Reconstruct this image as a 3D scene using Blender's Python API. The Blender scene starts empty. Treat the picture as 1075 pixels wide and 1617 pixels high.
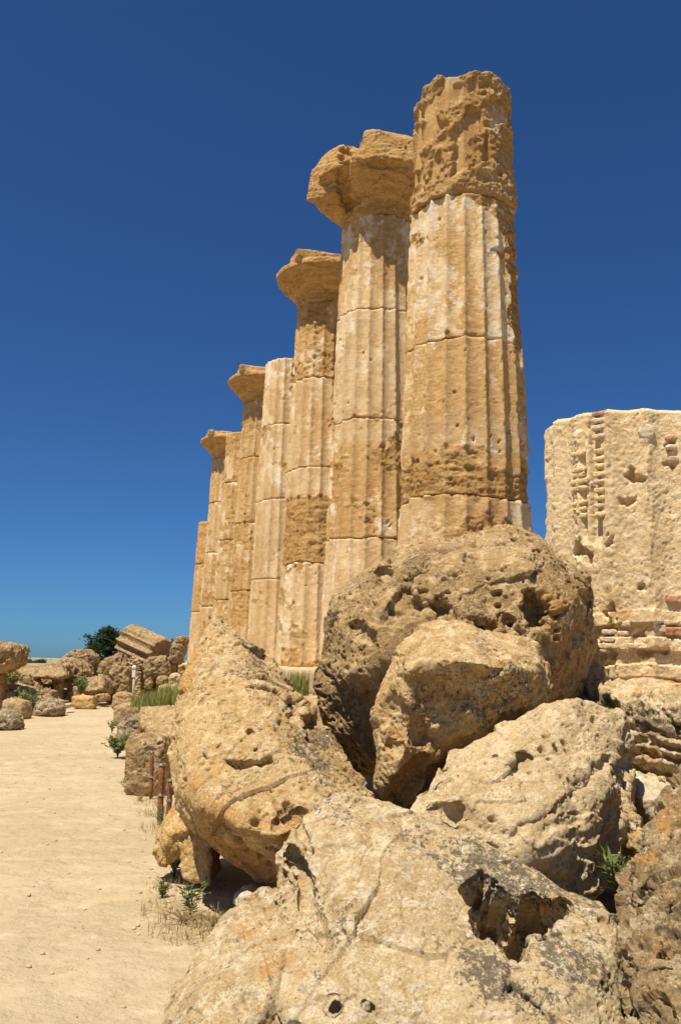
import bpy, bmesh, math, random
import numpy as np
from mathutils import Vector, Matrix

S = bpy.context.scene
COL = S.collection
R = math.radians

# ---------------------------------------------------------------- camera
F, YH, ROLL = 1385.5, 1049.04, 0.0195        # focal length and horizon in pixels of a 1075 x 1617 frame
CX, CY, EYE = 537.5, 808.5, 1.6
PITCH = math.atan((YH - CY) / F)
fwd = Vector((0, math.cos(PITCH), math.sin(PITCH)))
up0 = Vector((0, -math.sin(PITCH), math.cos(PITCH)))
rt0 = Vector((1, 0, 0))
rt = rt0 * math.cos(ROLL) + up0 * math.sin(ROLL)
up = up0 * math.cos(ROLL) - rt0 * math.sin(ROLL)
cam_d = bpy.data.cameras.new("camera")
cam = bpy.data.objects.new("camera", cam_d)
COL.objects.link(cam)
cam.matrix_world = Matrix(((rt.x, up.x, -fwd.x, 0), (rt.y, up.y, -fwd.y, 0), (rt.z, up.z, -fwd.z, EYE), (0, 0, 0, 1)))
cam_d.sensor_fit = 'VERTICAL'
cam_d.sensor_height = 36.0
cam_d.lens = F / 1617 * 36.0
cam_d.clip_start = 0.05
cam_d.clip_end = 20000
S.camera = cam

# ---------------------------------------------------------------- sky and sun
SUN_EL, SUN_AZ = 67.0, 40.0                  # azimuth: degrees to the left of straight behind the camera
to_sun = Vector((-math.sin(R(SUN_AZ)) * math.cos(R(SUN_EL)), -math.cos(R(SUN_AZ)) * math.cos(R(SUN_EL)), math.sin(R(SUN_EL))))
w = bpy.data.worlds.new("World")
S.world = w
w.use_nodes = True
nt = w.node_tree
sky = nt.nodes.new('ShaderNodeTexSky')
sky.sky_type = 'NISHITA'
sky.sun_disc = False
sky.sun_elevation = R(SUN_EL)
sky.sun_rotation = math.atan2(to_sun.x, to_sun.y)
sky.altitude = 100
sky.air_density = 0.7
sky.dust_density = 0.5
sky.ozone_density = 6.0
tint = nt.nodes.new('ShaderNodeMix')           # a polarised, deep blue midday sky
tint.data_type = 'RGBA'
tint.blend_type = 'MULTIPLY'
tint.inputs[0].default_value = 1.0
tint.inputs[7].default_value = (0.53, 0.945, 1.30, 1)
nt.links.new(sky.outputs[0], tint.inputs[6])
nt.links.new(tint.outputs[2], nt.nodes['Background'].inputs[0])
nt.nodes['Background'].inputs[1].default_value = 0.05
sl = bpy.data.lights.new("sun", 'SUN')
sl.energy = 5.0
sl.angle = R(0.5)
sl.color = (1.0, 0.905, 0.74)
so = bpy.data.objects.new("sun", sl)
COL.objects.link(so)
so.rotation_euler = to_sun.to_track_quat('Z', 'Y').to_euler()
so.location = to_sun * 60
S.view_settings.view_transform = 'Standard'
S.view_settings.look = 'None'
S.view_settings.gamma = 1.0
S.view_settings.exposure = 0.5

# ---------------------------------------------------------------- numpy helpers
def _hash(ix, iy, iz, seed):
    h = (ix.astype(np.uint32) * np.uint32(374761393) + iy.astype(np.uint32) * np.uint32(668265263)
         + iz.astype(np.uint32) * np.uint32(2147483647) + np.uint32((seed * 1274126177) & 0xffffffff))
    h ^= h >> np.uint32(13)
    h *= np.uint32(1274126177)
    h ^= h >> np.uint32(16)
    h *= np.uint32(2246822519)
    h ^= h >> np.uint32(15)
    return h

def noise(p, seed=0):
    """gradient noise, about -1..1"""
    i = np.floor(p).astype(np.int64)
    f = p - i
    u = f * f * f * (f * (f * 6 - 15) + 10)
    r = np.zeros(len(p))
    for dx in (0, 1):
        wx = u[:, 0] if dx else 1 - u[:, 0]
        for dy in (0, 1):
            wy = u[:, 1] if dy else 1 - u[:, 1]
            for dz in (0, 1):
                wz = u[:, 2] if dz else 1 - u[:, 2]
                h = _hash(i[:, 0] + dx, i[:, 1] + dy, i[:, 2] + dz, seed)
                gx = (h & np.uint32(1023)).astype(float) / 511.5 - 1
                gy = ((h >> np.uint32(10)) & np.uint32(1023)).astype(float) / 511.5 - 1
                gz = ((h >> np.uint32(20)) & np.uint32(1023)).astype(float) / 511.5 - 1
                r += wx * wy * wz * (gx * (f[:, 0] - dx) + gy * (f[:, 1] - dy) + gz * (f[:, 2] - dz))
    return r * 1.5

def fbm(p, octv=4, seed=0, gain=0.5, lac=2.03):
    r = np.zeros(len(p)); a = 1.0; q = np.array(p, float)
    for k in range(octv):
        r += a * noise(q, seed + k * 17)
        q = q * lac + 3.7
        a *= gain
    return r

def ridged(p, octv=4, seed=0, gain=0.5):
    r = np.zeros(len(p)); a = 1.0; q = np.array(p, float)
    for k in range(octv):
        r += a * (1 - 2 * np.abs(noise(q, seed + k * 31)))
        q = q * 2.03 + 1.3
        a *= gain
    return r

def worley(p, seed=0):
    i = np.floor(p).astype(np.int64)
    f = p - i
    best = np.full(len(p), 9.0)
    for dx in (-1, 0, 1):
        for dy in (-1, 0, 1):
            for dz in (-1, 0, 1):
                h = _hash(i[:, 0] + dx, i[:, 1] + dy, i[:, 2] + dz, seed)
                ox = (h & np.uint32(1023)).astype(float) / 1023
                oy = ((h >> np.uint32(10)) & np.uint32(1023)).astype(float) / 1023
                oz = ((h >> np.uint32(20)) & np.uint32(1023)).astype(float) / 1023
                d = (dx + ox - f[:, 0]) ** 2 + (dy + oy - f[:, 1]) ** 2 + (dz + oz - f[:, 2]) ** 2
                best = np.minimum(best, d)
    return np.sqrt(best)

def chips(p, seed=0):
    """a randomly tilted plane in every cell: broken facets with sharp steps between them"""
    i = np.floor(p).astype(np.int64)
    f = p - i
    best = np.full(len(p), 9.0); out = np.zeros(len(p))
    for dx in (-1, 0, 1):
        for dy in (-1, 0, 1):
            for dz in (-1, 0, 1):
                h = _hash(i[:, 0] + dx, i[:, 1] + dy, i[:, 2] + dz, seed)
                ex = dx + (h & np.uint32(1023)).astype(float) / 1023 - f[:, 0]
                ey = dy + ((h >> np.uint32(10)) & np.uint32(1023)).astype(float) / 1023 - f[:, 1]
                ez = dz + ((h >> np.uint32(20)) & np.uint32(1023)).astype(float) / 1023 - f[:, 2]
                d = ex * ex + ey * ey + ez * ez
                m = d < best
                best = np.where(m, d, best)
                g = h * np.uint32(2654435761)
                gx = (g & np.uint32(255)).astype(float) / 127.5 - 1
                gy = ((g >> np.uint32(8)) & np.uint32(255)).astype(float) / 127.5 - 1
                gz = ((g >> np.uint32(16)) & np.uint32(255)).astype(float) / 127.5 - 1
                out = np.where(m, gx * ex + gy * ey + gz * ez, out)
    return out

def sstep(a, b, x):
    t = np.clip((x - a) / (b - a), 0, 1)
    return t * t * (3 - 2 * t)

def project(v):
    """world points -> pixel coordinates of the photograph (used only to say where a dent goes)"""
    q = v - np.array([0, 0, EYE])
    x, y, d = q @ np.array(rt), q @ np.array(up), q @ np.array(fwd)
    d = np.maximum(d, 1e-3)
    return CX + F * x / d, CY - F * y / d

def P(px, py, D):
    """the point at forward distance D seen at a pixel"""
    d = fwd * F + rt * (px - CX) + up * (CY - py)
    return np.array(d * (D / d.y)) + np.array([0, 0, EYE])

def G(px, py, z=0.0):
    """the ground point seen at a pixel"""
    d = fwd * F + rt * (px - CX) + up * (CY - py)
    t = (z - EYE) / d.z
    return np.array(d * t) + np.array([0, 0, EYE])

def tag(o, label=None, cat=None, group=None, kind=None):
    if label: o['label'] = label
    if cat: o['category'] = cat
    if group: o['group'] = group
    if kind: o['kind'] = kind
    return o

def empty(name, loc):
    o = bpy.data.objects.new(name, None)
    o.location = loc
    o.empty_display_size = 0.1
    COL.objects.link(o)
    return o

def link(name, me, mat, parent=None, origin=None):
    """link a mesh given in world coordinates; its origin moves to `origin`"""
    if origin is None:
        origin = Vector((0, 0, 0)) if parent is None else Vector(parent.location)
    origin = Vector(origin)
    me.transform(Matrix.Translation(-origin))
    me.materials.clear()
    for m in (mat if isinstance(mat, (list, tuple)) else [mat]):
        me.materials.append(m)
    o = bpy.data.objects.new(name, me)
    COL.objects.link(o)
    if parent is not None:
        o.parent = parent
        o.location = origin - Vector(parent.location)
    else:
        o.location = origin
    return o

def mesh_np(name, verts, faces, smooth=True):
    me = bpy.data.meshes.new(name)
    verts = np.asarray(verts, np.float32)
    if isinstance(faces, np.ndarray):
        n, k = faces.shape
        me.vertices.add(len(verts)); me.vertices.foreach_set('co', verts.ravel())
        me.loops.add(n * k); me.loops.foreach_set('vertex_index', faces.astype(np.int32).ravel())
        me.polygons.add(n)
        me.polygons.foreach_set('loop_start', np.arange(0, n * k, k, dtype=np.int32))
        me.polygons.foreach_set('loop_total', np.full(n, k, np.int32))
    else:
        me.from_pydata([tuple(v) for v in verts], [], faces)
    me.update(calc_edges=True)
    if smooth:
        me.polygons.foreach_set('use_smooth', np.ones(len(me.polygons), bool))
    return me

def attr(me, name, vals):
    a = me.attributes.new(name, 'FLOAT', 'POINT')
    a.data.foreach_set('value', np.asarray(vals, np.float32))

def co_of(me):
    a = np.empty(len(me.vertices) * 3, np.float32)
    me.vertices.foreach_get('co', a)
    return a.reshape(-1, 3).astype(float)

def set_co(me, v):
    me.vertices.foreach_set('co', np.asarray(v, np.float32).ravel())
    me.update()

def nor_of(me):
    a = np.empty(len(me.vertices) * 3, np.float32)
    me.vertex_normals.foreach_get('vector', a)
    return a.reshape(-1, 3).astype(float)

def smooth_np(me, it):
    v = co_of(me)
    e = np.empty(len(me.edges) * 2, np.int32)
    me.edges.foreach_get('vertices', e)
    e = e.reshape(-1, 2)
    n = len(v)
    deg = np.maximum(np.bincount(e[:, 0], minlength=n) + np.bincount(e[:, 1], minlength=n), 1)
    for k in range(it):
        s = np.empty_like(v)
        for c in range(3):
            s[:, c] = np.bincount(e[:, 0], v[e[:, 1], c], n) + np.bincount(e[:, 1], v[e[:, 0], c], n)
        v = v * 0.4 + 0.6 * s / deg[:, None]
    set_co(me, v)

def hull_bm(bm, pts):
    vs = [bm.verts.new(tuple(p)) for p in pts]
    r = bmesh.ops.convex_hull(bm, input=vs)
    kill = list({g for g in r['geom_interior'] if isinstance(g, bmesh.types.BMVert)} | {g for g in r['geom_unused'] if isinstance(g, bmesh.types.BMVert)})
    bmesh.ops.delete(bm, geom=[x for x in kill if x.is_valid and not x.link_faces], context='VERTS')

def remesh(bm, vox):
    bmesh.ops.recalc_face_normals(bm, faces=bm.faces)
    me = bpy.data.meshes.new("t"); bm.to_mesh(me); bm.free()
    o = bpy.data.objects.new("t", me); COL.objects.link(o)
    m = o.modifiers.new("r", 'REMESH'); m.mode = 'VOXEL'; m.voxel_size = vox; m.use_smooth_shade = True
    dg = bpy.context.evaluated_depsgraph_get()
    out = bpy.data.meshes.new_from_object(o.evaluated_get(dg))
    bpy.data.objects.remove(o); bpy.data.meshes.remove(me)
    return out

# ---------------------------------------------------------------- materials
class NT:
    def __init__(s, name):
        s.m = bpy.data.materials.new(name); s.m.use_nodes = True
        s.t = s.m.node_tree; s.b = s.t.nodes['Principled BSDF']
        s.b.inputs['Roughness'].default_value = 0.95
        s.b.inputs['Specular IOR Level'].default_value = 0.12
        s.tc = s.t.nodes.new('ShaderNodeTexCoord').outputs['Object']
    def n(s, kind, **kw):
        x = s.t.nodes.new(kind)
        for k, v in kw.items():
            if hasattr(x, k): setattr(x, k, v)
        return x
    def set(s, sock, v):
        if isinstance(v, bpy.types.NodeSocket): s.t.links.new(v, sock)
        elif v is not None: sock.default_value = v
    def noise(s, scale, detail=6, rough=.6, dist=0.0, vec=None, off=0):
        x = s.n('ShaderNodeTexNoise')
        v = vec or s.tc
        if off:
            a = s.n('ShaderNodeVectorMath', operation='ADD'); s.set(a.inputs[0], v); a.inputs[1].default_value = (off, off * .7, off * 1.3); v = a.outputs[0]
        s.set(x.inputs['Vector'], v)
        x.inputs['Scale'].default_value = scale; x.inputs['Detail'].default_value = detail
        x.inputs['Roughness'].default_value = rough; x.inputs['Distortion'].default_value = dist
        return x.outputs['Fac']
    def voro(s, scale, feature='F1', vec=None):
        x = s.n('ShaderNodeTexVoronoi', feature=feature)
        s.set(x.inputs['Vector'], vec or s.tc); x.inputs['Scale'].default_value = scale
        return x.outputs['Distance']
    def math(s, op, a, b=None, c=None):
        x = s.n('ShaderNodeMath', operation=op)
        s.set(x.inputs[0], a); s.set(x.inputs[1], b)
        if c is not None: s.set(x.inputs[2], c)
        return x.outputs[0]
    def ss(s, v, a, b):
        x = s.n('ShaderNodeMapRange', interpolation_type='SMOOTHSTEP')
        s.set(x.inputs[0], v); x.inputs[1].default_value = a; x.inputs[2].default_value = b
        return x.outputs[0]
    def mix(s, f, a, b, blend='MIX'):
        x = s.n('ShaderNodeMix', data_type='RGBA', blend_type=blend)
        s.set(x.inputs[0], f); s.set(x.inputs[6], a); s.set(x.inputs[7], b)
        return x.outputs[2]
    def attr(s, name):
        return s.n('ShaderNodeAttribute', attribute_name=name).outputs['Fac']
    def scaled(s, xyz):
        a = s.n('ShaderNodeVectorMath', operation='MULTIPLY'); s.set(a.inputs[0], s.tc); a.inputs[1].default_value = xyz
        return a.outputs[0]
    def bump(s, h, strength, dist, prev=None):
        x = s.n('ShaderNodeBump'); x.inputs['Strength'].default_value = strength; x.inputs['Distance'].default_value = dist
        s.set(x.inputs['Height'], h)
        if prev is not None: s.set(x.inputs['Normal'], prev)
        return x.outputs[0]
    def done(s, col, nrm=None):
        s.set(s.b.inputs['Base Color'], col)
        if nrm is not None: s.set(s.b.inputs['Normal'], nrm)
        return s.m

def C(r, g, b): return (r, g, b, 1)

def rock_mat(name, lo, mid, hi, dark=.5, white=.5, orange=.4, sc=1.0, bump=1.0, darkcol=(.105, .09, .07), orangecol=(.56, .32, .11)):
    t = NT(name)
    n1 = t.noise(1.6 * sc, 8, .65)
    n2 = t.noise(9 * sc, 12, .75, off=5)
    c = t.mix(t.ss(n1, .38, .62), C(*lo), C(*mid))
    c = t.mix(t.ss(n2, .47, .60), c, C(*hi))
    # fresh iron-stained orange
    o = t.math('MULTIPLY_ADD', t.attr('fresh'), .34, t.math('ADD', t.noise(3.2 * sc, 12, .72, off=21), orange * .16 - .08))
    c = t.mix(t.math('MULTIPLY', t.ss(o, .56, .74), .8), c, C(*orangecol))
    # pale crust in small flakes
    wv = t.math('ADD', t.noise(17 * sc, 12, .78, off=33), t.math('MULTIPLY', t.attr('crust'), .10))
    c = t.mix(t.math('MULTIPLY', t.ss(wv, .66 - .12 * white, .70 - .12 * white), .75), c, C(.72, .63, .49))
    # dark lichen: many small specks, gathered in clusters
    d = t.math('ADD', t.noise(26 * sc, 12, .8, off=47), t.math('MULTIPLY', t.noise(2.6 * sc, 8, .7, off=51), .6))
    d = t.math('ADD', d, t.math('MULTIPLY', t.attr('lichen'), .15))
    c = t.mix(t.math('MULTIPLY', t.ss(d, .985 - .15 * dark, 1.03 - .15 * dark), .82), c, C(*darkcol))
    # grey lichen film
    g = t.ss(t.noise(6 * sc, 12, .75, off=63), .60 - .1 * dark, .68 - .1 * dark)
    c = t.mix(t.math('MULTIPLY', g, .35 * min(1, dark + .2)), c, C(.36, .31, .23))
    # grain
    n3 = t.noise(70 * sc, 8, .75, off=9)
    c = t.mix(t.ss(n3, .35, .66), t.mix(1.0, c, C(.78, .71, .60), 'MULTIPLY'), c)
    sp = t.noise(130 * sc, 3, .6, off=3)
    c = t.mix(t.math('MULTIPLY', t.ss(sp, .60, .66), .55), c, C(.20, .145, .085))
    s2 = t.math('ADD', t.noise(52 * sc, 6, .7, off=93), t.math('MULTIPLY', t.noise(4 * sc, 5, .6, off=95), .3))
    c = t.mix(t.math('MULTIPLY', t.ss(s2, .76, .80), .6), c, C(.19, .14, .085))
    s3 = t.math('ADD', t.noise(75 * sc, 6, .7, off=97), t.math('MULTIPLY', t.noise(5 * sc, 5, .6, off=99), .3))
    c = t.mix(t.math('MULTIPLY', t.ss(s3, .75, .79), .6), c, C(.80, .72, .57))
    pits = t.ss(t.voro(34 * sc), .05, .36)
    pm = t.ss(t.noise(5 * sc, 4, .6, off=71), .42, .6)
    pits = t.math('MULTIPLY_ADD', t.math('SUBTRACT', pits, 1.0), pm, 1.0)
    b = t.bump(t.noise(16 * sc, 14, .78, off=13), .8 * bump, .034 / sc)
    b = t.bump(pits, .6 * bump, .018 / sc, b)
    b = t.bump(t.noise(80 * sc, 8, .75, off=17), .6 * bump, .007 / sc, b)
    return t.done(c, b)

M = {}
M['boulder'] = rock_mat('weathered_limestone', (.47, .315, .14), (.585, .42, .205), (.70, .55, .32), .52, .55, .45)
M['boulder_grey'] = rock_mat('lichen_grey_limestone', (.52, .385, .205), (.64, .50, .295), (.75, .64, .45), .68, .8, .4)
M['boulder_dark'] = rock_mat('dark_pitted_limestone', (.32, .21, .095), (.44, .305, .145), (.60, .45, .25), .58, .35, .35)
M['boulder_pale'] = rock_mat('pale_limestone', (.54, .41, .23), (.63, .49, .29), (.71, .59, .39), .22, .6, .3)
M['boulder_orange'] = rock_mat('orange_sandstone', (.52, .34, .13), (.60, .42, .18), (.67, .50, .26), .05, .1, .8)
M['boulder_brown'] = rock_mat('brown_lichen_limestone', (.27, .185, .09), (.38, .275, .145), (.54, .435, .275), .7, .45, .65)
M['block'] = rock_mat('block_limestone', (.33, .22, .11), (.43, .31, .16), (.55, .43, .26), .45, .5, .45, bump=.9)
M['white_stone'] = rock_mat('white_limestone', (.64, .54, .40), (.70, .61, .47), (.76, .68, .55), .15, .7, .0)
M['speckled'] = rock_mat('speckled_grey_limestone', (.30, .22, .13), (.42, .33, .20), (.62, .54, .40), 1.05, .9, .2, sc=.6)
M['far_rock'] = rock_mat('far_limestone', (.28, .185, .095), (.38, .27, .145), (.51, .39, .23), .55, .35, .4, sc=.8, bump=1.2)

def column_mat(name):
    t = NT(name)
    wear, pla, pale = t.attr('wear'), t.attr('plaster'), t.attr('pale')
    strat = t.noise(3.0, 8, .65, vec=t.scaled((1, 1, 5)))
    n2 = t.noise(11, 10, .7, off=4)
    n3 = t.noise(45, 8, .7, off=8)
    # bare stone in tan bands
    c = t.mix(t.ss(strat, .35, .68), C(.54, .325, .125), (.66, .44, .20, 1))
    c = t.mix(t.ss(n2, .48, .64), c, C(.68, .49, .25))
    # worn faces more orange
    cw = t.mix(t.ss(strat, .4, .62), C(.53, .31, .11), C(.67, .44, .19))
    cw = t.mix(t.ss(n2, .52, .7), cw, C(.72, .51, .26))
    c = t.mix(t.ss(wear, .3, .7), c, cw)
    # grey-beige drums
    cp = t.mix(t.ss(t.noise(5, 10, .65, off=14), .38, .62), C(.64, .475, .265), C(.75, .59, .37))
    pf = t.math('MULTIPLY', pale, t.math('SUBTRACT', 1.0, t.math('MULTIPLY', t.ss(wear, .35, .7), .85)))
    c = t.mix(pf, c, cp)
    # stucco remains
    ps = t.math('ADD', pla, t.math('MULTIPLY', t.math('SUBTRACT', t.noise(13, 12, .72, off=23), .5), 1.25))
    ps = t.math('SUBTRACT', ps, t.math('MULTIPLY', wear, .5))
    pc = t.mix(t.ss(t.noise(4, 8, .6, off=61), .35, .65), C(.75, .555, .305), C(.83, .67, .44))
    c = t.mix(t.math('MULTIPLY', t.ss(ps, .50, .58), .85), c, pc)
    stn = t.math('ADD', t.noise(1.5, 10, .7, vec=t.scaled((1, 1, .7)), off=101), t.math('MULTIPLY', t.noise(9, 8, .7, off=103), .25))
    c = t.mix(t.math('MULTIPLY', t.ss(stn, .60, .76), .40), c, t.mix(1.0, c, C(.66, .53, .40), 'MULTIPLY'))
    wf = t.math('ADD', t.noise(4.0, 12, .72, off=91), t.math('MULTIPLY', pla, .20))
    wf = t.math('SUBTRACT', wf, t.math('MULTIPLY', wear, .05))
    c = t.mix(t.math('MULTIPLY', t.ss(wf, .675, .70), .85), c, C(.84, .74, .58))
    # dark pits
    ph = t.ss(t.voro(9), .03, .10)
    pm = t.ss(t.noise(2.5, 4, .6, off=81), .45, .6)
    c = t.mix(t.ss(n3, .3, .75), c, t.mix(.5, c, C(.88, .76, .58), 'MULTIPLY'))
    hole = t.math('MULTIPLY_ADD', t.math('SUBTRACT', ph, 1.0), pm, 1.0)
    b = t.bump(hole, .9, .04)
    b = t.bump(t.math('MULTIPLY', t.noise(14, 12, .75, vec=t.scaled((1, 1, 2.4)), off=13), t.math('MULTIPLY_ADD', wear, .7, .4)), 1.0, .055, b)
    b = t.bump(t.noise(60, 8, .75, off=17), .6, .02, b)
    return t.done(c, b)
M['column'] = column_mat('column_stone')

def simple(name, a, b, scale=20, rough=.9, bump=.3, dist=.01, metal=0.0):
    t = NT(name)
    c = t.mix(t.ss(t.noise(scale, 8, .65), .35, .65), C(*a), C(*b))
    t.b.inputs['Roughness'].default_value = rough
    t.b.inputs['Metallic'].default_value = metal
    return t.done(c, t.bump(t.noise(scale * 3, 6, .6, off=3), bump, dist))
M['rust'] = simple('rusty_steel', (.16, .06, .025), (.30, .13, .05), 30, .75, .4, .004)
M['wire'] = simple('galvanised_wire', (.30, .29, .27), (.50, .49, .46), 60, .5, .1, .001, .6)
M['grey_metal'] = simple('grey_painted_metal', (.30, .30, .28), (.38, .38, .36), 20, .6, .05, .001)
M['white_plastic'] = simple('white_plastic', (.72, .72, .70), (.80, .80, .78), 10, .5, .02, .001)
M['brick_yellow'] = simple('yellow_brick', (.56, .41, .19), (.68, .54, .30), 8, .95, .6, .02)
M['brick_red'] = simple('red_brick', (.42, .19, .11), (.60, .38, .23), 8, .95, .6, .02)
M['brick_pale'] = simple('pale_brick', (.52, .40, .25), (.62, .52, .38), 8, .95, .6, .02)
M['mortar_patch'] = simple('smooth_mortar', (.56, .45, .30), (.64, .53, .37), 6, .95, .3, .01)
M['far_hill'] = simple('dry_hillside', (.24, .22, .12), (.36, .31, .19), .02, .95, .0, .01)
M['far_wall'] = simple('far_house_plaster', (.62, .56, .48), (.74, .70, .64), .3, .9, .0, .01)
M['far_roof'] = simple('far_tile_roof', (.40, .20, .12), (.50, .28, .18), .5, .9, .0, .01)
M['bark'] = simple('bark', (.07, .05, .03), (.14, .10, .065), 12, .95, .6, .02)

def leaf_mat(name, a, b, trans=.25):
    t = NT(name)
    c = t.mix(t.ss(t.noise(3, 5, .6), .3, .7), C(*a), C(*b))
    rnd = t.n('ShaderNodeNewGeometry').outputs['Random Per Island']
    c = t.mix(t.math('MULTIPLY', rnd, .6), c, t.mix(1.0, c, C(.55, .6, .4), 'MULTIPLY'))
    t.b.inputs['Roughness'].default_value = .6
    tr = t.n('ShaderNodeBsdfTranslucent'); t.set(tr.inputs['Color'], c)
    mx = t.n('ShaderNodeMixShader'); mx.inputs[0].default_value = trans
    t.set(t.b.inputs['Base Color'], c)
    t.t.links.new(t.b.outputs[0], mx.inputs[1]); t.t.links.new(tr.outputs[0], mx.inputs[2])
    t.t.links.new(mx.outputs[0], t.t.nodes['Material Output'].inputs['Surface'])
    return t.m
M['leaf_dark'] = leaf_mat('conifer_needles', (.035, .060, .022), (.075, .105, .036))
M['leaf_green'] = leaf_mat('weed_leaves', (.15, .19, .08), (.24, .27, .12))
M['leaf_bush'] = leaf_mat('bush_leaves', (.18, .22, .07), (.32, .32, .12))
M['grass'] = leaf_mat('green_grass', (.22, .26, .07), (.38, .38, .13), .35)
M['dry'] = leaf_mat('dry_grass', (.40, .29, .14), (.52, .40, .21))
M['far_leaf'] = leaf_mat('far_foliage', (.035, .055, .024), (.07, .09, .035))

def sand_mat():
    t = NT('dusty_path')
    n1 = t.noise(.55, 6, .6); n2 = t.noise(4, 8, .65, off=3); n3 = t.noise(60, 6, .7, off=7)
    c = t.mix(t.ss(n1, .35, .65), C(.43, .338, .205), C(.48, .387, .25))
    c = t.mix(t.math('MULTIPLY', t.ss(n2, .5, .72), .6), c, C(.56, .465, .315))
    c = t.mix(t.math('MULTIPLY', t.ss(n3, .56, .7), .35), c, C(.30, .215, .115))
    sp = t.ss(t.voro(26), .06, .10)
    pm = t.ss(t.noise(1.4, 5, .6, off=15), .5, .66)
    c = t.mix(t.math('MULTIPLY', t.math('SUBTRACT', 1.0, sp), t.math('MULTIPLY', pm, .6)), c, C(.36, .25, .13))
    far = t.n('ShaderNodeVectorMath', operation='LENGTH'); t.set(far.inputs[0], t.tc)
    sx = t.n('ShaderNodeSeparateXYZ'); t.set(sx.inputs[0], t.tc)
    off = t.math('ADD', t.math('MULTIPLY_ADD', t.math('SUBTRACT', sx.outputs['Y'], 8.0), .252, sx.outputs['X']), 1.05)
    off = t.math('ADD', off, t.math('MULTIPLY', t.math('SUBTRACT', t.noise(.8, 5, .6, off=31), .5), .9))
    side = t.math('MAXIMUM', t.ss(off, .15, .9), t.ss(t.math('MULTIPLY', off, -1.0), 7.0, 8.5))
    dry = t.mix(t.ss(t.noise(2.5, 8, .7, off=37), .4, .62), C(.26, .19, .095), C(.34, .27, .15))
    c = t.mix(t.math('MULTIPLY', side, .9), c, dry)
    c = t.mix(t.ss(far.outputs['Value'], 55, 90), c, t.mix(t.ss(t.noise(.03, 6, .6), .42, .6), C(.20, .20, .10), C(.40, .33, .20)))
    b = t.bump(t.ss(t.noise(3.2, 8, .62, off=9), .35, .68), .8, .035)
    fp = t.math('MULTIPLY_ADD', t.math('SUBTRACT', t.ss(t.voro(2.3, feature='SMOOTH_F1'), .08, .30), 1.0), t.ss(t.noise(.7, 4, .6, off=41), .42, .6), 1.0)
    b = t.bump(fp, .5, .05, b)
    b = t.bump(t.noise(11, 8, .7, off=12), .5, .025, b)
    b = t.bump(n3, .45, .01, b)
    return t.done(c, b)
M['sand'] = sand_mat()

# ---------------------------------------------------------------- the ground
def spaced(lo, hi, n, dense):
    t = np.linspace(math.asinh(lo / dense), math.asinh(hi / dense), n)
    return np.sinh(t) * dense

def ground_z(x, y):
    """soft undulation of the path plus the low bank on the temple's side"""
    x = np.atleast_1d(np.asarray(x, float)); y = np.atleast_1d(np.asarray(y, float))
    p = np.stack([x, y, np.zeros_like(x)], 1)
    near = 1 / (1 + (np.hypot(x, y) / 60) ** 2)
    z = .035 * fbm(p * .45, 3, 3) * near + .010 * fbm(p * 2.3, 3, 9) * near
    edge = -1.05 - .252 * (y - 8)                      # line of the path's right edge
    bank = sstep(.45, 1.9, x - edge) * sstep(7.5, 10, y) * (1 - sstep(55, 80, y))
    return z + bank * .75

gx, gy = spaced(-3500, 3500, 360, 3.0), spaced(-60, 6000, 420, 5.0)
XX, YY = np.meshgrid(gx, gy)
gz = ground_z(XX.ravel(), YY.ravel())
gv = np.stack([XX.ravel(), YY.ravel(), gz], 1)
ii = np.arange(len(gx) * len(gy)).reshape(len(gy), len(gx))
gf = np.stack([ii[:-1, :-1].ravel(), ii[:-1, 1:].ravel(), ii[1:, 1:].ravel(), ii[1:, :-1].ravel()], 1)
tag(link('ground', mesh_np('ground', gv, gf), M['sand']), kind='structure')

# ---------------------------------------------------------------- rocks
ROCK_N = [0]
def poly_dist(x, y, pl):
    d = np.full(len(x), 1e9)
    if len(pl) == 1: return np.hypot(x - pl[0][0], y - pl[0][1])
    for (ax, ay), (bx, by) in zip(pl[:-1], pl[1:]):
        ux, uy = bx - ax, by - ay
        t = np.clip(((x - ax) * ux + (y - ay) * uy) / (ux * ux + uy * uy + 1e-9), 0, 1)
        d = np.minimum(d, np.hypot(x - ax - t * ux, y - ay - t * uy))
    return d

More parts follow.
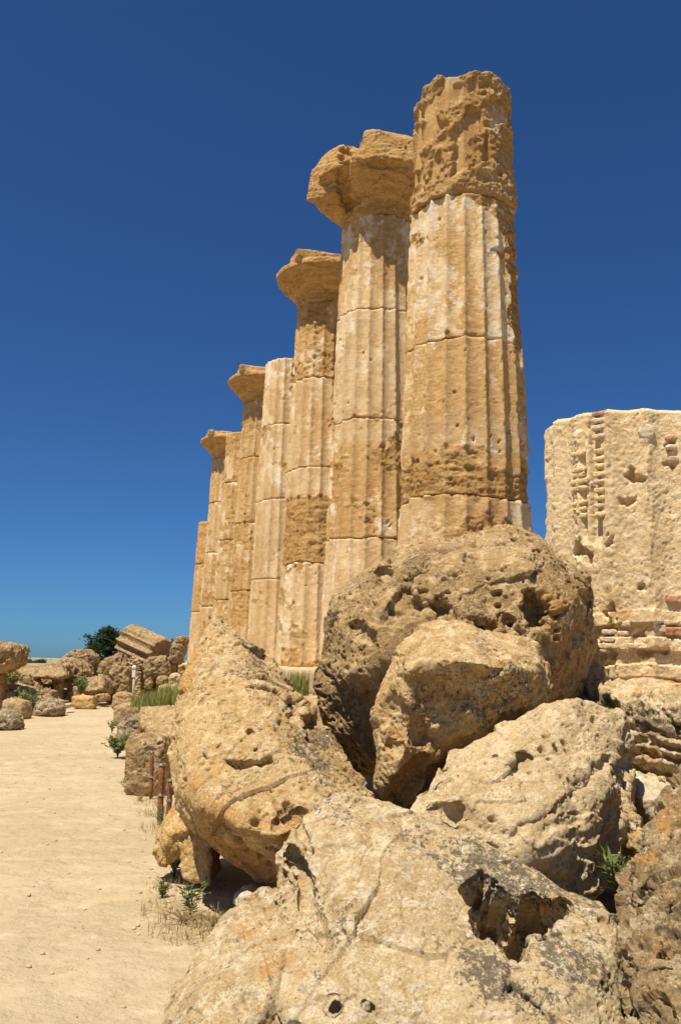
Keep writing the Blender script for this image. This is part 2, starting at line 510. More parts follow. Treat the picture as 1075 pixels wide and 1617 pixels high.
def rock_mesh(hulls, vox, sm, size, rough=1.0, pit=1.0, strata=0.0, tilt=(0, 0, 1), dents=(), lichen=(), fresh=(), crust=(), seed=None, low=1.0):
    if seed is None:
        ROCK_N[0] += 1; seed = ROCK_N[0] * 101
    bm = bmesh.new()
    for h in hulls: hull_bm(bm, h)
    me = remesh(bm, vox)
    smooth_np(me, sm)
    off = np.array([seed * .37 % 50, seed * .73 % 50, seed * .11 % 50])
    def pix(v):
        px, py = project(v)
        ju, jv = fbm((v + off) * 7, 4, seed + 21, .65), fbm((v + off) * 7 + 7, 4, seed + 22, .65)
        return px, py, ju, jv
    if dents:
        v = co_of(me); n = nor_of(me)
        view = v - np.array([0, 0, EYE]); view /= np.linalg.norm(view, axis=1)[:, None]
        front = np.sum(view * n, 1) < .25
        px, py, ju, jv = pix(v)
        push = np.zeros(len(v))
        for pl, r, dep in dents:
            push = np.maximum(push, dep * front * (1 - sstep(.5 * r, r, poly_dist(px + (.34 * r + 1.5) * ju, py + (.34 * r + 1.5) * jv, pl))))
        set_co(me, v + (-.5 * n + .5 * view) * push[:, None])
        bm = bmesh.new(); bm.from_mesh(me); bpy.data.meshes.remove(me)
        me = remesh(bm, vox); smooth_np(me, 1)
    v = co_of(me); n = nor_of(me)
    q = v / size
    q = q + off
    warp = np.stack([fbm(q * 1.7, 2, seed + 5), fbm(q * 1.7 + 9, 2, seed + 6), fbm(q * 1.7 + 17, 2, seed + 7)], 1)
    vd = v + off
    wv = np.stack([fbm(vd * 4, 3, seed + 41), fbm(vd * 4 + 9, 3, seed + 42), fbm(vd * 4 + 17, 3, seed + 43)], 1)
    d = low * .045 * size * fbm(q * 1.9, 3, seed)
    # broken facets in two sizes, their edges frayed
    d += rough * .060 * size * chips(q * 2.6 + .22 * warp + .05 * wv, seed + 31)
    d += rough * .030 * size * chips(q * 6.5 + .3 * warp + .12 * wv, seed + 32)
    d += rough * .014 * (ridged(vd * 6.5 + .6 * warp, 4, seed + 2, .62) - .9)
    d += rough * .0075 * fbm(vd * 24, 4, seed + 4, .7)
    if strata:
        T = np.array(tilt, float); T /= np.linalg.norm(T)
        sv = (v @ T) / .11 + .9 * fbm(vd * 1.6, 4, seed + 3, .6)
        fr = sv - np.floor(sv)
        d += strata * .035 * (sstep(0, .85, fr) - sstep(.85, 1, fr) - .5) * (.4 + sstep(-.3, .4, fbm(vd * 1.3 + 5, 3, seed + 8)))
    if pit:
        msk = sstep(-.05, .40, fbm(q * 2.3, 3, seed + 11))
        w1 = worley(vd * np.array([7, 7, 9.5]) + .45 * warp + .35 * wv, seed + 12)
        d -= pit * .070 * (1 - sstep(.14, .30, w1)) * msk
        w2 = worley(vd * np.array([16, 16, 21]) + .5 * warp + .5 * wv, seed + 13)
        d -= pit * .026 * (1 - sstep(.12, .34, w2)) * sstep(-.2, .25, fbm(q * 3.1, 3, seed + 14))
        if vox < .02:
            w3 = worley(vd * np.array([36, 36, 48]) + .7 * wv, seed + 15)
            d -= .9 * min(1.3, pit + .3) * .016 * (1 - sstep(.12, .36, w3)) * sstep(-.25, .2, fbm(vd * 3.3, 3, seed + 16))
    v2 = v + n * d[:, None]
    px, py, ju, jv = pix(v)
    px = px + 9 * ju; py = py + 9 * jv
    view = v - np.array([0, 0, EYE]); view /= np.linalg.norm(view, axis=1)[:, None]
    front = np.sum(view * n, 1) < .25
    set_co(me, v2)
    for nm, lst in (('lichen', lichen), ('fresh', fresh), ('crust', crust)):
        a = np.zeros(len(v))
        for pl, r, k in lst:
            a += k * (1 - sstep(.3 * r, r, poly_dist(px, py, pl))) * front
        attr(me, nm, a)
    me.polygons.foreach_set('use_smooth', np.ones(len(me.polygons), bool))
    return me

def vol(o, back=(0, .8, 0), shrink=.8, front=()):
    """outline and front points -> the corners of one convex lump with a real back"""
    pts = [P(*p) for p in o]
    c = np.mean(pts, axis=0)
    b = np.array(back, float)
    res = list(pts) + [P(*p) for p in front]
    res += [c + (p - c) * shrink + b for p in pts]
    return res

def rock(name, label, cat, hulls, mat, vox, size, sm=6, group=None, **kw):
    me = rock_mesh(hulls, vox, sm, size, **kw)
    v = co_of(me)
    org = Vector((v[:, 0].mean(), v[:, 1].mean(), v[:, 2].min()))
    return tag(link(name, me, mat, None, org), label, cat, group)

def auto(o, D, bulge, back, shrink=.8, up_tilt=0.0):
    """outline at distance D, nearer in the middle; up_tilt brings the lower edge forward"""
    ys = [p[1] for p in o]; y0, y1 = min(ys), max(ys)
    oo = [(x, y, D - up_tilt * ((y - y0) / (y1 - y0) - .5)) for x, y in o]
    cx, cy = np.mean([p[0] for p in o]), np.mean(ys)
    fr = [(cx + (x - cx) * .62, cy + (y - cy) * .62, d - bulge) for x, y, d in oo]
    return vol(oo, (0, back, 0), shrink, fr)

GB = 'fallen limestone boulders beside the path'
# the big rounded boulder in front of the nearest column
o1 = [(484, 1085), (488, 1045), (505, 1000), (533, 942), (573, 896), (620, 868), (690, 846), (745, 838), (790, 826), (850, 843), (905, 878), (938, 903), (948, 960), (945, 1020), (930, 1070), (903, 1112)]
h = vol([(x, y, 7.7) for x, y in o1] + [(800, 1190, 7.7), (650, 1240, 7.75), (570, 1225, 7.8), (525, 1175, 7.8), (500, 1130, 7.75)], (.15, 1.35, 0), .82,
        [(600, 960, 6.95), (720, 905, 7.0), (830, 905, 7.0), (900, 960, 7.0), (560, 1060, 7.05), (690, 1010, 6.75), (830, 1010, 6.75), (880, 1060, 6.9), (600, 1180, 7.3), (720, 1150, 7.0)])
rock('boulder', 'largest rounded brown pitted boulder in front of the nearest column', 'boulder', [h], M['boulder_dark'], .0108, 1.6, 9, GB, rough=.5, pit=1.9, seed=31,
     dents=[([(845, 945), (850, 980)], 19, .28), ([(690, 958), (700, 965)], 20, .16), ([(655, 955)], 22, .14), ([(605, 905)], 16, .12), ([(640, 935), (628, 960)], 20, .12), ([(665, 905), (650, 915)], 14, .10),
            ([(755, 990), (770, 1000)], 18, .12), ([(800, 985), (815, 1000)], 16, .1), ([(930, 940), (915, 1000)], 16, .06), ([(560, 990), (585, 1010)], 16, .08), ([(740, 880)], 12, .08)],
     lichen=[([(560, 960), (640, 900)], 70, .45), ([(560, 1100)], 90, .3)], crust=[([(600, 885), (760, 845), (880, 875)], 45, .5), ([(740, 960)], 60, .3)],
     fresh=[([(880, 930), (900, 1050)], 60, .35)])
# the one leaning before it
h = vol([(592, 1235, 6.15), (597, 1180, 6.2), (602, 1090, 6.3), (618, 1040, 6.4), (645, 1000, 6.6), (680, 985, 6.7), (735, 986, 6.7), (790, 1010, 6.6), (848, 1015, 6.6), (862, 1050, 6.5), (870, 1100, 6.4), (855, 1135, 6.4), (760, 1165, 6.3), (690, 1195, 6.3)],
        (.05, .9, -.05), .8, [(650, 1050, 5.95), (700, 1040, 5.85), (790, 1050, 5.85), (845, 1060, 6.05), (640, 1140, 5.95), (720, 1120, 5.95), (820, 1105, 6.0)])
h2 = vol([(590, 1245, 6.15), (600, 1150, 6.1), (660, 1120, 6.1), (700, 1190, 6.1), (655, 1250, 6.15), (637, 1284, 6.15), (605, 1272, 6.15)], (.05, .6, 0), .8, [(640, 1180, 5.9), (620, 1230, 6.0)])
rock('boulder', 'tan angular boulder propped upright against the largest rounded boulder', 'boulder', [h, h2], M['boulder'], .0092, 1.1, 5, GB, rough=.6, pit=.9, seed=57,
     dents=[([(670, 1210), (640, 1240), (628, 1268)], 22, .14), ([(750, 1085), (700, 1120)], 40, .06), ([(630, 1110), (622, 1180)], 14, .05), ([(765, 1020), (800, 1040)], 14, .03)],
     fresh=[([(640, 1190), (625, 1250)], 55, .55), ([(690, 1160)], 30, .4)], lichen=[([(690, 1100), (800, 1095)], 70, .5), ([(730, 1140)], 50, .3)], crust=[([(650, 1000), (840, 1030)], 40, .5)])  # lichen on the front also paints in the shade of its down-facing face
# pale slab-like boulder, right of centre
h = vol([(641, 1290, 5.1), (660, 1250, 5.25), (702, 1188, 5.6), (787, 1146, 5.8), (860, 1118, 5.95), (910, 1104, 6.0), (958, 1125, 6.0), (986, 1132, 6.15), (1001, 1190, 6.1), (1002, 1260, 5.9), (995, 1310, 5.7), (970, 1372, 5.4), (945, 1425, 5.15), (880, 1420, 4.95), (760, 1370, 4.9), (680, 1330, 5.0)],
        (.12, .75, -.35), .8, [(930, 1180, 5.62), (955, 1250, 5.4), (940, 1330, 5.15), (800, 1210, 5.3), (860, 1330, 4.85), (720, 1260, 5.05)])
rock('boulder', 'pale sloping boulder with a smooth face beside the right hand crevice', 'boulder', [h], M['boulder_pale'], .0085, 1.2, 5, GB, rough=.42, pit=.6, strata=.4, tilt=(.3, -.4, 1), seed=83,
     dents=[([(812, 1207), (825, 1200)], 15, .09), ([(780, 1196)], 6, .06), ([(765, 1206)], 5, .05), ([(955, 1200), (905, 1250)], 13, .05), ([(985, 1200), (965, 1290), (960, 1370)], 18, .06), ([(700, 1240), (740, 1225)], 12, .04), ([(910, 1290), (850, 1310)], 12, .04), ([(690, 1275), (720, 1280)], 14, .06), ([(810, 1320), (870, 1280)], 10, .03)],
     lichen=[([(912, 1125)], 14, .9), ([(945, 1150)], 18, .7), ([(985, 1160), (990, 1290)], 22, .5), ([(940, 1400)], 25, .6)], crust=[([(800, 1350), (930, 1360)], 60, .7), ([(880, 1140)], 40, .3)])
# leaning drum on the left
h = vol([(329, 980, 7.6), (345, 976, 7.6), (365, 982, 7.6), (300, 1030, 7.3), (283, 1075, 7.0), (271, 1130, 6.7), (265, 1190, 6.35), (273, 1240, 6.1), (298, 1290, 6.0), (345, 1342, 5.95), (418, 1396, 5.95), (450, 1390, 5.9), (418, 1028, 7.6), (455, 1080, 7.4), (497, 1135, 7.1), (530, 1182, 6.8), (592, 1255, 6.2), (560, 1330, 5.8)],
        (.05, .75, -.35), .80, [(345, 1010, 7.3), (320, 1100, 6.45), (300, 1200, 5.95), (320, 1270, 5.62), (380, 1310, 5.5), (440, 1320, 5.42), (400, 1180, 5.95), (470, 1230, 5.72), (520, 1270, 5.6), (430, 1110, 6.5)])
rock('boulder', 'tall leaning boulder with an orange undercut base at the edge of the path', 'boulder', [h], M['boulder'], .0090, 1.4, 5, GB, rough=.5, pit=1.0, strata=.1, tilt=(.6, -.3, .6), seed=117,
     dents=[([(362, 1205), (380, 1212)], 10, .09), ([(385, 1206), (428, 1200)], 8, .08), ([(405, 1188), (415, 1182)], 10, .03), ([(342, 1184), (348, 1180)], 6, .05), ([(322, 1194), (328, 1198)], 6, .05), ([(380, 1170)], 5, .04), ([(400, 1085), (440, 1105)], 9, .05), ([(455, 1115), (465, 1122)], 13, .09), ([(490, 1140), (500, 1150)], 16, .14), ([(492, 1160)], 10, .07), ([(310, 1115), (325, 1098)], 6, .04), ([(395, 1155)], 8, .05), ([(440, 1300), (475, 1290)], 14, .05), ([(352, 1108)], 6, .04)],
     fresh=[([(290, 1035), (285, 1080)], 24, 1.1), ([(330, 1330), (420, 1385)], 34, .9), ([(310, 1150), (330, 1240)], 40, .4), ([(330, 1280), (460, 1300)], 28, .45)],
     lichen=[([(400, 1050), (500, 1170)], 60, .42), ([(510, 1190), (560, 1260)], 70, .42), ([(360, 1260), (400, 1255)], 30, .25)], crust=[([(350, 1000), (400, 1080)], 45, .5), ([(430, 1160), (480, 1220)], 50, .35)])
# foreground boulder
hA = vol([(420, 1660, 4.0), (420, 1500, 4.5), (432, 1350, 4.85), (466, 1297, 4.95), (520, 1259, 5.05), (583, 1262, 5.05), (650, 1291, 4.95), (740, 1332, 4.85), (850, 1382, 4.7), (950, 1428, 4.55), (983, 1475, 4.4), (978, 1560, 4.2), (975, 1680, 3.9)],
         (.1, .7, -.1), .85, [(520, 1330, 4.62), (600, 1400, 4.35), (700, 1480, 4.1), (560, 1540, 3.95), (450, 1600, 3.95), (600, 1680, 3.5), (800, 1560, 3.95), (900, 1500, 4.15), (850, 1680, 3.55), (460, 1420, 4.6)])
hB = vol([(245, 1690, 4.1), (258, 1570, 4.35), (300, 1505, 4.5), (340, 1475, 4.6), (378, 1412, 4.75), (405, 1402, 4.8), (440, 1400, 4.8), (500, 1500, 4.5), (500, 1690, 4.1)], (.2, .5, 0), .85, [(380, 1480, 4.35), (330, 1560, 4.1), (380, 1690, 3.75), (300, 1690, 3.85), (450, 1500, 4.2)])
rock('boulder', 'large lichen spotted foreground boulder with a deep dark cavity on its right', 'boulder', [hA, hB], M['boulder_grey'], .0066, 1.3, 7, GB, rough=.34, pit=.38, strata=.12, tilt=(.5, .2, .8), seed=149,
     dents=[([(778, 1428), (800, 1455), (842, 1445)], 40, .46), ([(755, 1405), (770, 1420)], 28, .3), ([(805, 1490), (800, 1470)], 30, .3), ([(880, 1436), (850, 1440)], 22, .2), ([(460, 1350), (478, 1390), (480, 1420)], 15, .12), ([(523, 1583)], 6, .08), ([(573, 1582), (583, 1588)], 5, .05), ([(470, 1300), (490, 1345)], 9, .05), ([(440, 1380), (500, 1480)], 26, .04), ([(800, 1560), (870, 1617)], 24, .06), ([(540, 1475)], 9, .03)],
     lichen=[([(650, 1320), (740, 1372), (860, 1408), (960, 1440)], 48, .8), ([(860, 1500), (930, 1540)], 60, .75), ([(740, 1540), (860, 1600)], 45, .7), ([(520, 1280), (560, 1300)], 40, .4), ([(260, 1560)], 30, .5)],
     crust=[([(500, 1590), (640, 1600)], 80, .6), ([(560, 1440), (680, 1420)], 60, .35), ([(890, 1480), (940, 1520)], 40, .6)], fresh=[([(400, 1440), (470, 1560)], 60, .45), ([(860, 1430)], 26, .6)])
# boulder cut by the right edge
h = vol([(985, 1690, 3.7), (976, 1560, 3.95), (979, 1480, 4.1), (996, 1400, 4.3), (1013, 1350, 4.45), (1040, 1292, 4.6), (1078, 1240, 4.75), (1150, 1225, 4.8), (1280, 1290, 4.6), (1330, 1690, 3.8)], (.25, .7, 0), .85,
        [(1030, 1500, 3.9), (1060, 1400, 4.15), (1120, 1320, 4.3), (1060, 1640, 3.55), (1200, 1600, 3.4), (1200, 1400, 4.0)])
rock('boulder', 'dark brown rough boulder cut off by the right edge of the view', 'boulder', [h], M['boulder_brown'], .0070, 1.0, 6, GB, rough=1.2, pit=.9, seed=171,
     dents=[([(1063, 1325), (1030, 1385), (1000, 1440)], 7, .05), ([(1065, 1430), (1058, 1438)], 9, .06), ([(1040, 1510), (1053, 1540)], 9, .09), ([(1000, 1560), (1010, 1600)], 20, .1), ([(988, 1510), (995, 1520)], 9, .05)],
     crust=[([(1015, 1345), (1045, 1330)], 16, .9), ([(1042, 1428)], 8, 1.2)], fresh=[([(1020, 1365)], 16, .9), ([(1050, 1320)], 18, .5), ([(1040, 1520)], 40, .3)], lichen=[([(1070, 1500)], 60, .4)])
# orange stones under the leaning boulder
rock('boulder', 'rounded orange boulder at the path edge beneath the leaning boulder', 'boulder', [vol([(243, 1340, 6.8), (244, 1318, 6.8), (258, 1293, 6.8), (282, 1255, 6.9), (320, 1240, 7.0), (360, 1300, 6.8), (345, 1330, 6.6), (290, 1345, 6.55), (247, 1372, 6.65)], (.2, .6, -.05), .85, [(270, 1320, 6.55), (300, 1300, 6.5)])],
     M['boulder_orange'], .012, .6, 6, GB, pit=.3, rough=.8)
rock('stone_block', 'small squared tan block at the mouth of the hollow under the leaning boulder', 'stone block', [vol([(284, 1326, 6.55), (322, 1316, 6.5), (334, 1330, 6.5), (333, 1400, 6.42), (288, 1388, 6.45)], (.0, .45, 0), .95)],
     M['boulder_orange'], .012, .5, 4, pit=.2, rough=.6)
rock('stone', 'small pale stone on the dirt left of the foreground boulder', 'stone', [auto([(369, 1443), (372, 1417), (388, 1408), (412, 1410), (420, 1440), (400, 1455)], 5.75, .1, .25)], M['white_stone'], .009, .25, 4, pit=.2)
# gap on the right: white slab, small stones
rock('stone_block', 'whitish flat topped block behind the right hand crevice', 'stone block', [vol([(975, 1222, 6.9), (1075, 1222, 6.9), (1130, 1235, 6.5), (1000, 1238, 6.3), (1010, 1262, 6.15), (1060, 1262, 6.1), (1040, 1310, 6.15), (1110, 1310, 6.1)], (.1, .8, -.2), .95)],
     M['white_stone'], .014, .8, 5, pit=.3, rough=.7)
rock('stone', 'small grey stone wedged in the crevice below the whitish block', 'stone', [auto([(998, 1305), (1000, 1288), (1012, 1292), (1015, 1318), (1002, 1325)], 5.6, .08, .2)], M['boulder_grey'], .008, .2, 3, pit=.2)
rock('stone', 'lowest small tan stone in the dark crevice by the right edge boulder', 'stone', [auto([(1000, 1345), (1004, 1322), (1020, 1320), (1032, 1330), (1020, 1360)], 5.4, .08, .2)], M['boulder'], .008, .2, 3, pit=.2)
rock('boulder', 'buried boulder filling the base of the dark crevice', 'boulder', [vol([(930, 1450, 6.0), (960, 1425, 6.2), (1020, 1400, 6.2), (1080, 1380, 6.1), (1100, 1500, 5.7), (950, 1520, 5.5)], (.1, .5, -.3), .9)], M['boulder_dark'], .014, .7, 5)

# ---------------------------------------------------------------- the temple: platform and columns
ZB = EYE - .0925
JOINT = [ZB, EYE + 2.43, EYE + 4.83, EYE + 7.17, EYE + 9.29]
DX, DY = -1.18808, 4.45428
def col_xy(j): return 3.08605 + j * DX, 8.79561 + j * DY
ax = np.array([DX, DY, 0]) / 4.61            # along the row
nx = np.array([-ax[1], ax[0], 0])            # towards the path
def row_pt(s, t, z):
    """s metres along the row from the stump, t metres towards the path"""
    x, y = col_xy(0)
    return np.array([x, y, 0]) + ax * s + nx * t + np.array([0, 0, z])

plat = empty('temple_platform', row_pt(12, 0, 0))
tag(plat, 'weathered stepped stone platform that the whole row of columns stands on', 'stone platform')
rng = random.Random(4)
def step_part(name, s0, s1, t0, t1, z0, z1, vox, mat, size=1.0, **kw):
    pts = [row_pt(s, t, z) for s in (s0, s1) for t in (t0, t1) for z in (z0, z1)]
    me = rock_mesh([pts], vox, 3, size, **kw)
    return link(name, me, mat, plat)
# near the stump the courses are badly worn
me = rock_mesh([[row_pt(s, t, z) for s in (-3.4, 1.55) for t, z in ((-3, ZB - .02), (1.02, ZB - .02), (1.18, ZB - .09), (1.27, 1.30), (1.31, .72), (-3, .72))]], .014, 3, 1.2, rough=.45, pit=.9, strata=1.5, low=.5, tilt=(.12, 0, 1), seed=201,
               lichen=[([(950, 1120), (1075, 1140)], 34, .7), ([(960, 1105)], 16, 1.0), ([(1020, 1150), (1075, 1165)], 24, .5)], dents=[([(955, 1112), (966, 1116)], 15, .14), ([(1040, 1126), (1052, 1132)], 9, .06), ([(1062, 1148), (1075, 1152)], 8, .06)], fresh=[([(1000, 1085), (1075, 1080)], 14, .5), ([(1010, 1180), (1060, 1200)], 24, .4)])
link('top_course', me, M['boulder_grey'], plat)
me = rock_mesh([[row_pt(s, t, z) for s in (-3.4, 1.5) for t, z in ((-3, .73), (1.38, .73), (1.5, .60), (1.55, -.1), (-3, -.1))]], .024, 3, 1.2, rough=.6, pit=.9, strata=1.2, seed=207)
link('lower_course', me, M['boulder'], plat)
step_part('top_course', 1.6, 40, -3, 1.5, 1.0, ZB - .005, .06, M['boulder_pale'], 1.0, rough=.6, pit=.3, low=.3)
step_part('lower_course', 1.6, 41, -3, 2.0, .5, 1.02, .06, M['block'], 1.0, rough=.8, pit=.5, low=.5)
step_part('lower_course', 1.6, 42, -3, 2.5, -.1, .52, .06, M['block'], 1.0, rough=.8, pit=.5, low=.5)

RB, RT = 1.0953, .7757
ZTOP = EYE + 10.09
def shaft_r(z): return RB + (RT - RB) * (z - ZB) / (ZTOP - ZB)

def drum_mesh(cx, cy, z0, z1, na, nz, seed, wear=.3, plaster=.3, pale=.2, strata=0.0, wearfn=None, palefn=None, topchip=.04, rot=0.0, topz=None, flutes=True, rad=0.0):
    th = np.linspace(0, 2 * math.pi, na, endpoint=False)
    zz = np.linspace(z0 + .004, z1 - .004, nz)
    T, Z = np.meshgrid(th, zz)
    T, Z = T.ravel(), Z.ravel()
    Rr = shaft_r(Z) + rad
    p = np.stack([Rr * np.cos(T), Rr * np.sin(T), Z], 1)
    sp = p + np.array([seed * 1.37 % 40, seed * 2.11 % 40, 0])
    f = ((T + rot) / (2 * math.pi) * 20) % 1
    flu = .088 * (Rr / RB) * (1 - np.abs(2 * f - 1) ** 2.3)
    # wear mask, streaked along the beds
    q = sp * np.array([.9, .9, 1.5])
    m = fbm(q, 4, seed) * .75 + .35 * fbm(sp * np.array([3, 3, 6]), 3, seed + 2)
    bias = wear * 1.7 - .95
    wv = m + bias
    edge = np.minimum(Z - z0, z1 - Z)
    wv = wv + .55 * (1 - sstep(.0, .22, edge)) * (.3 + fbm(sp * 2.2, 2, seed + 4))
    if wearfn is not None: wv = wv + wearfn(T, Z)
    W = sstep(-.16, .20, wv)
    st = ridged(sp * np.array([1.6, 1.6, 6.5]), 4, seed + 5, .6)
    lump = fbm(sp * np.array([3.5, 3.5, 5]), 4, seed + 6, .6)
    worn = .050 + .012 * (1 - st) + .022 * lump + .014 * fbm(sp * np.array([14, 14, 22]), 3, seed + 7, .6)
    if not flutes: flu = flu * 0 + .03
    rr = Rr - (flu * (1 - W) + np.maximum(worn + .35 * flu, .015) * W)
    rr -= .006 * fbm(sp * 10, 3, seed + 8) * (1 - W)
    hw_ = worley(sp * 6.5 + .3 * lump[:, None], seed + 24)
    rr -= .045 * (1 - sstep(.08, .24, hw_)) * sstep(.12, .35, fbm(sp * 1.4, 3, seed + 25))
    hw_ = worley(sp * 15 + .3 * lump[:, None], seed + 26)
    rr -= .018 * (1 - sstep(.08, .28, hw_)) * sstep(-.05, .3, fbm(sp * 1.9, 3, seed + 27))
    # arrises chip here and there
    ar = 1 - np.minimum(f, 1 - f) * 2
    rr -= (1 - W) * .022 * sstep(.86, 1, ar) * sstep(.0, .5, fbm(sp * np.array([5, 5, 3.5]), 3, seed + 9))
    if strata:
        bow = .34 * fbm(sp * np.array([.9, .9, .3]), 3, seed + 16)
        lay = (Z + bow) * 2.7 + .55 * fbm(sp * np.array([2.2, 2.2, 1.2]), 3, seed + 19)
        fr = lay - np.floor(lay)
        s2 = fbm(np.stack([sp[:, 0] * 1.3, sp[:, 1] * 1.3, np.floor(lay) * 7.3], 1), 3, seed + 12, .6)
        pat = sstep(-.25, .25, fbm(sp * np.array([1.6, 1.6, 1.3]) + 7, 3, seed + 28))
        led = sstep(-.12, .02, s2 + .25 * (fr - .5))
        led = np.maximum(led, 1 - sstep(z0 + .35, z0 + .5, Z + .2 * np.sin(2 * T)))
        crag = ridged(sp * np.array([4.5, 4.5, 7.0]), 4, seed + 14, .6)
        rr = Rr - (1 - led) * (.06 + .5 * flu) - led * (.010 + .06 * pat * (1 - sstep(.1, .8, fr)) + .020 * (1 - crag)) - .010 * fbm(sp * 20, 3, seed + 18) * led
        W = .45 + .5 * led
    # edges of the drum break back
    zj = lambda zc: .04 * fbm(np.stack([np.cos(T) * 1.3, np.sin(T) * 1.3, np.full(len(T), zc * 3.1 + cx)], 1), 3, 91) * (ZB + .5 < zc < JOINT[4] - .1)
    zsh = zj(z0) * (1 - sstep(0, .5, Z - z0)) + zj(z1) * (1 - sstep(0, .5, z1 - Z))
    jag = .010 + .06 * np.maximum(0, fbm(sp * np.array([2.5, 2.5, .4]), 3, seed + 10))
    rr -= jag * (1 - sstep(.0, .03, edge + .02 * fbm(sp * 6, 2, seed + 11)))
    zo = Z.copy()
    if topz is not None:
        tz = topz(T) if callable(topz) else topz
        k = sstep(z1 - 1.1, z1, Z)
        zo = Z + zsh + k * tz
    else:
        zo = Z + zsh
    v = np.stack([cx + rr * np.cos(T), cy + rr * np.sin(T), zo], 1)
    idx = np.arange(na * nz).reshape(nz, na)
    nxt = np.roll(idx, -1, axis=1)
    faces = np.stack([idx[:-1].ravel(), nxt[:-1].ravel(), nxt[1:].ravel(), idx[1:].ravel()], 1)
    # closing rings, top and bottom
    vs, fs = [v], [faces]
    base = len(v)
    for ring, flip in ((idx[-1], False), (idx[0], True)):
        prev = ring
        for k in (.93, .7, .4, .05):
            c0 = np.array([cx, cy, v[ring][:, 2].mean()])
            pr = c0 + (v[ring] - c0) * np.array([k, k, k])
            if not flip: pr[:, 2] += .02 * fbm(pr * 3, 3, seed + 15)
            vs.append(pr)
            cur = np.arange(base, base + na); base += na
            a, b2 = prev, np.roll(prev, -1)
            c2, d2 = np.roll(cur, -1), cur
            fs.append(np.stack([d2, c2, b2, a], 1) if flip else np.stack([a, b2, c2, d2], 1))
            prev = cur
    V, Fc = np.concatenate(vs), np.concatenate(fs)
    me = mesh_np('drum', V, Fc)
    ex = len(V) - len(v)
    pad = lambda a, c: np.concatenate([a, np.full(ex, c)])
    attr(me, 'wear', pad(W, .8))
    pl = .5 + .55 * fbm(sp * np.array([1.3, 1.3, .8]), 4, seed + 20, .6) + (plaster - .5) * 1.1
    attr(me, 'plaster', pad(pl, 0))
    pv = np.full(len(v), pale)
    if palefn is not None: pv = np.clip(pv + palefn(T, Z), 0, 1)
    else: pv = np.clip(pv + .5 * fbm(sp * np.array([.8, .8, 1.1]), 3, seed + 22) * (pale > .05), 0, 1)
    attr(me, 'pale', pad(pv, 0))
    return me

def tow(T, cx, cy, deg):
    """1 on the side facing the camera turned by deg to its left, falling to -1 behind"""
    a = math.atan2(-cy, -cx) - R(deg)
    return np.cos(T - a)

def capital_mesh(j, cx, cy, z0, extra, seed, vox, ech=1.28, h=1.0, keep=True, **kw):
    hulls = []
    ring = []
    for k, (r, z) in enumerate(((shaft_r(z0) - .03, z0 - .02), (shaft_r(z0) + .04, z0 + .22), (ech * .80, z0 + .22 + .30 * h), (ech, z0 + .22 + .56 * h), (ech * .99, z0 + .22 + .72 * h))):
        for a in np.linspace(0, 2 * math.pi, 28, endpoint=False):
            ring.append((k, np.array([cx + r * math.cos(a), cy + r * math.sin(a), z])))
    for k in range(4):
        hulls.append([p for kk, p in ring if kk in (k, k + 1)])
    hulls += extra
    me = rock_mesh(hulls, vox, 2, 1.3, seed=seed, **kw)
    n = len(me.vertices)
    v = co_of(me)
    attr(me, 'wear', np.clip(.75 + .4 * fbm(v * 1.2, 3, seed), 0, 1))
    attr(me, 'plaster', .25 + .6 * fbm(v * 2.0, 3, seed + 3) - .4 * sstep(z0 + .3, z0 + .7, v[:, 2]))
    attr(me, 'pale', np.zeros(n))
    return me

def box_at(cx, cy, z0, z1, rx, ry, rotz=0.0):
    c, s = math.cos(rotz), math.sin(rotz)
    return [np.array([cx + c * x - s * y, cy + s * x + c * y, z]) for x in (-rx, rx) for y in (-ry, ry) for z in (z0, z1)]
ROWA = math.atan2(-DX, DY)

def column(j, label, drums, cap=None):
    cx, cy = col_xy(j)
    root = empty('column', (cx, cy, ZB))
    tag(root, label, 'column', 'standing fluted columns of the temple row')
    far = cy / 13.0
    for k, d in enumerate(drums):
        d = dict(d)
        z0, z1 = d.pop('z0', JOINT[k]), d.pop('z1', JOINT[k + 1])
        me = drum_mesh(cx, cy, z0, z1, max(160, int(420 / far ** .75) // 20 * 20), max(24, int((z1 - z0) / (.019 * far))), j * 40 + k * 7 + 3, rot=.12 * j, **d)
        o = link('drum', me, M['column'], root)
        if d.get('strata'): o['label'] = 'ragged topmost drum with deep ledges and no flutes left'
    if cap is not None: link('capital', cap(cx, cy), M['capital'], root)
    return root

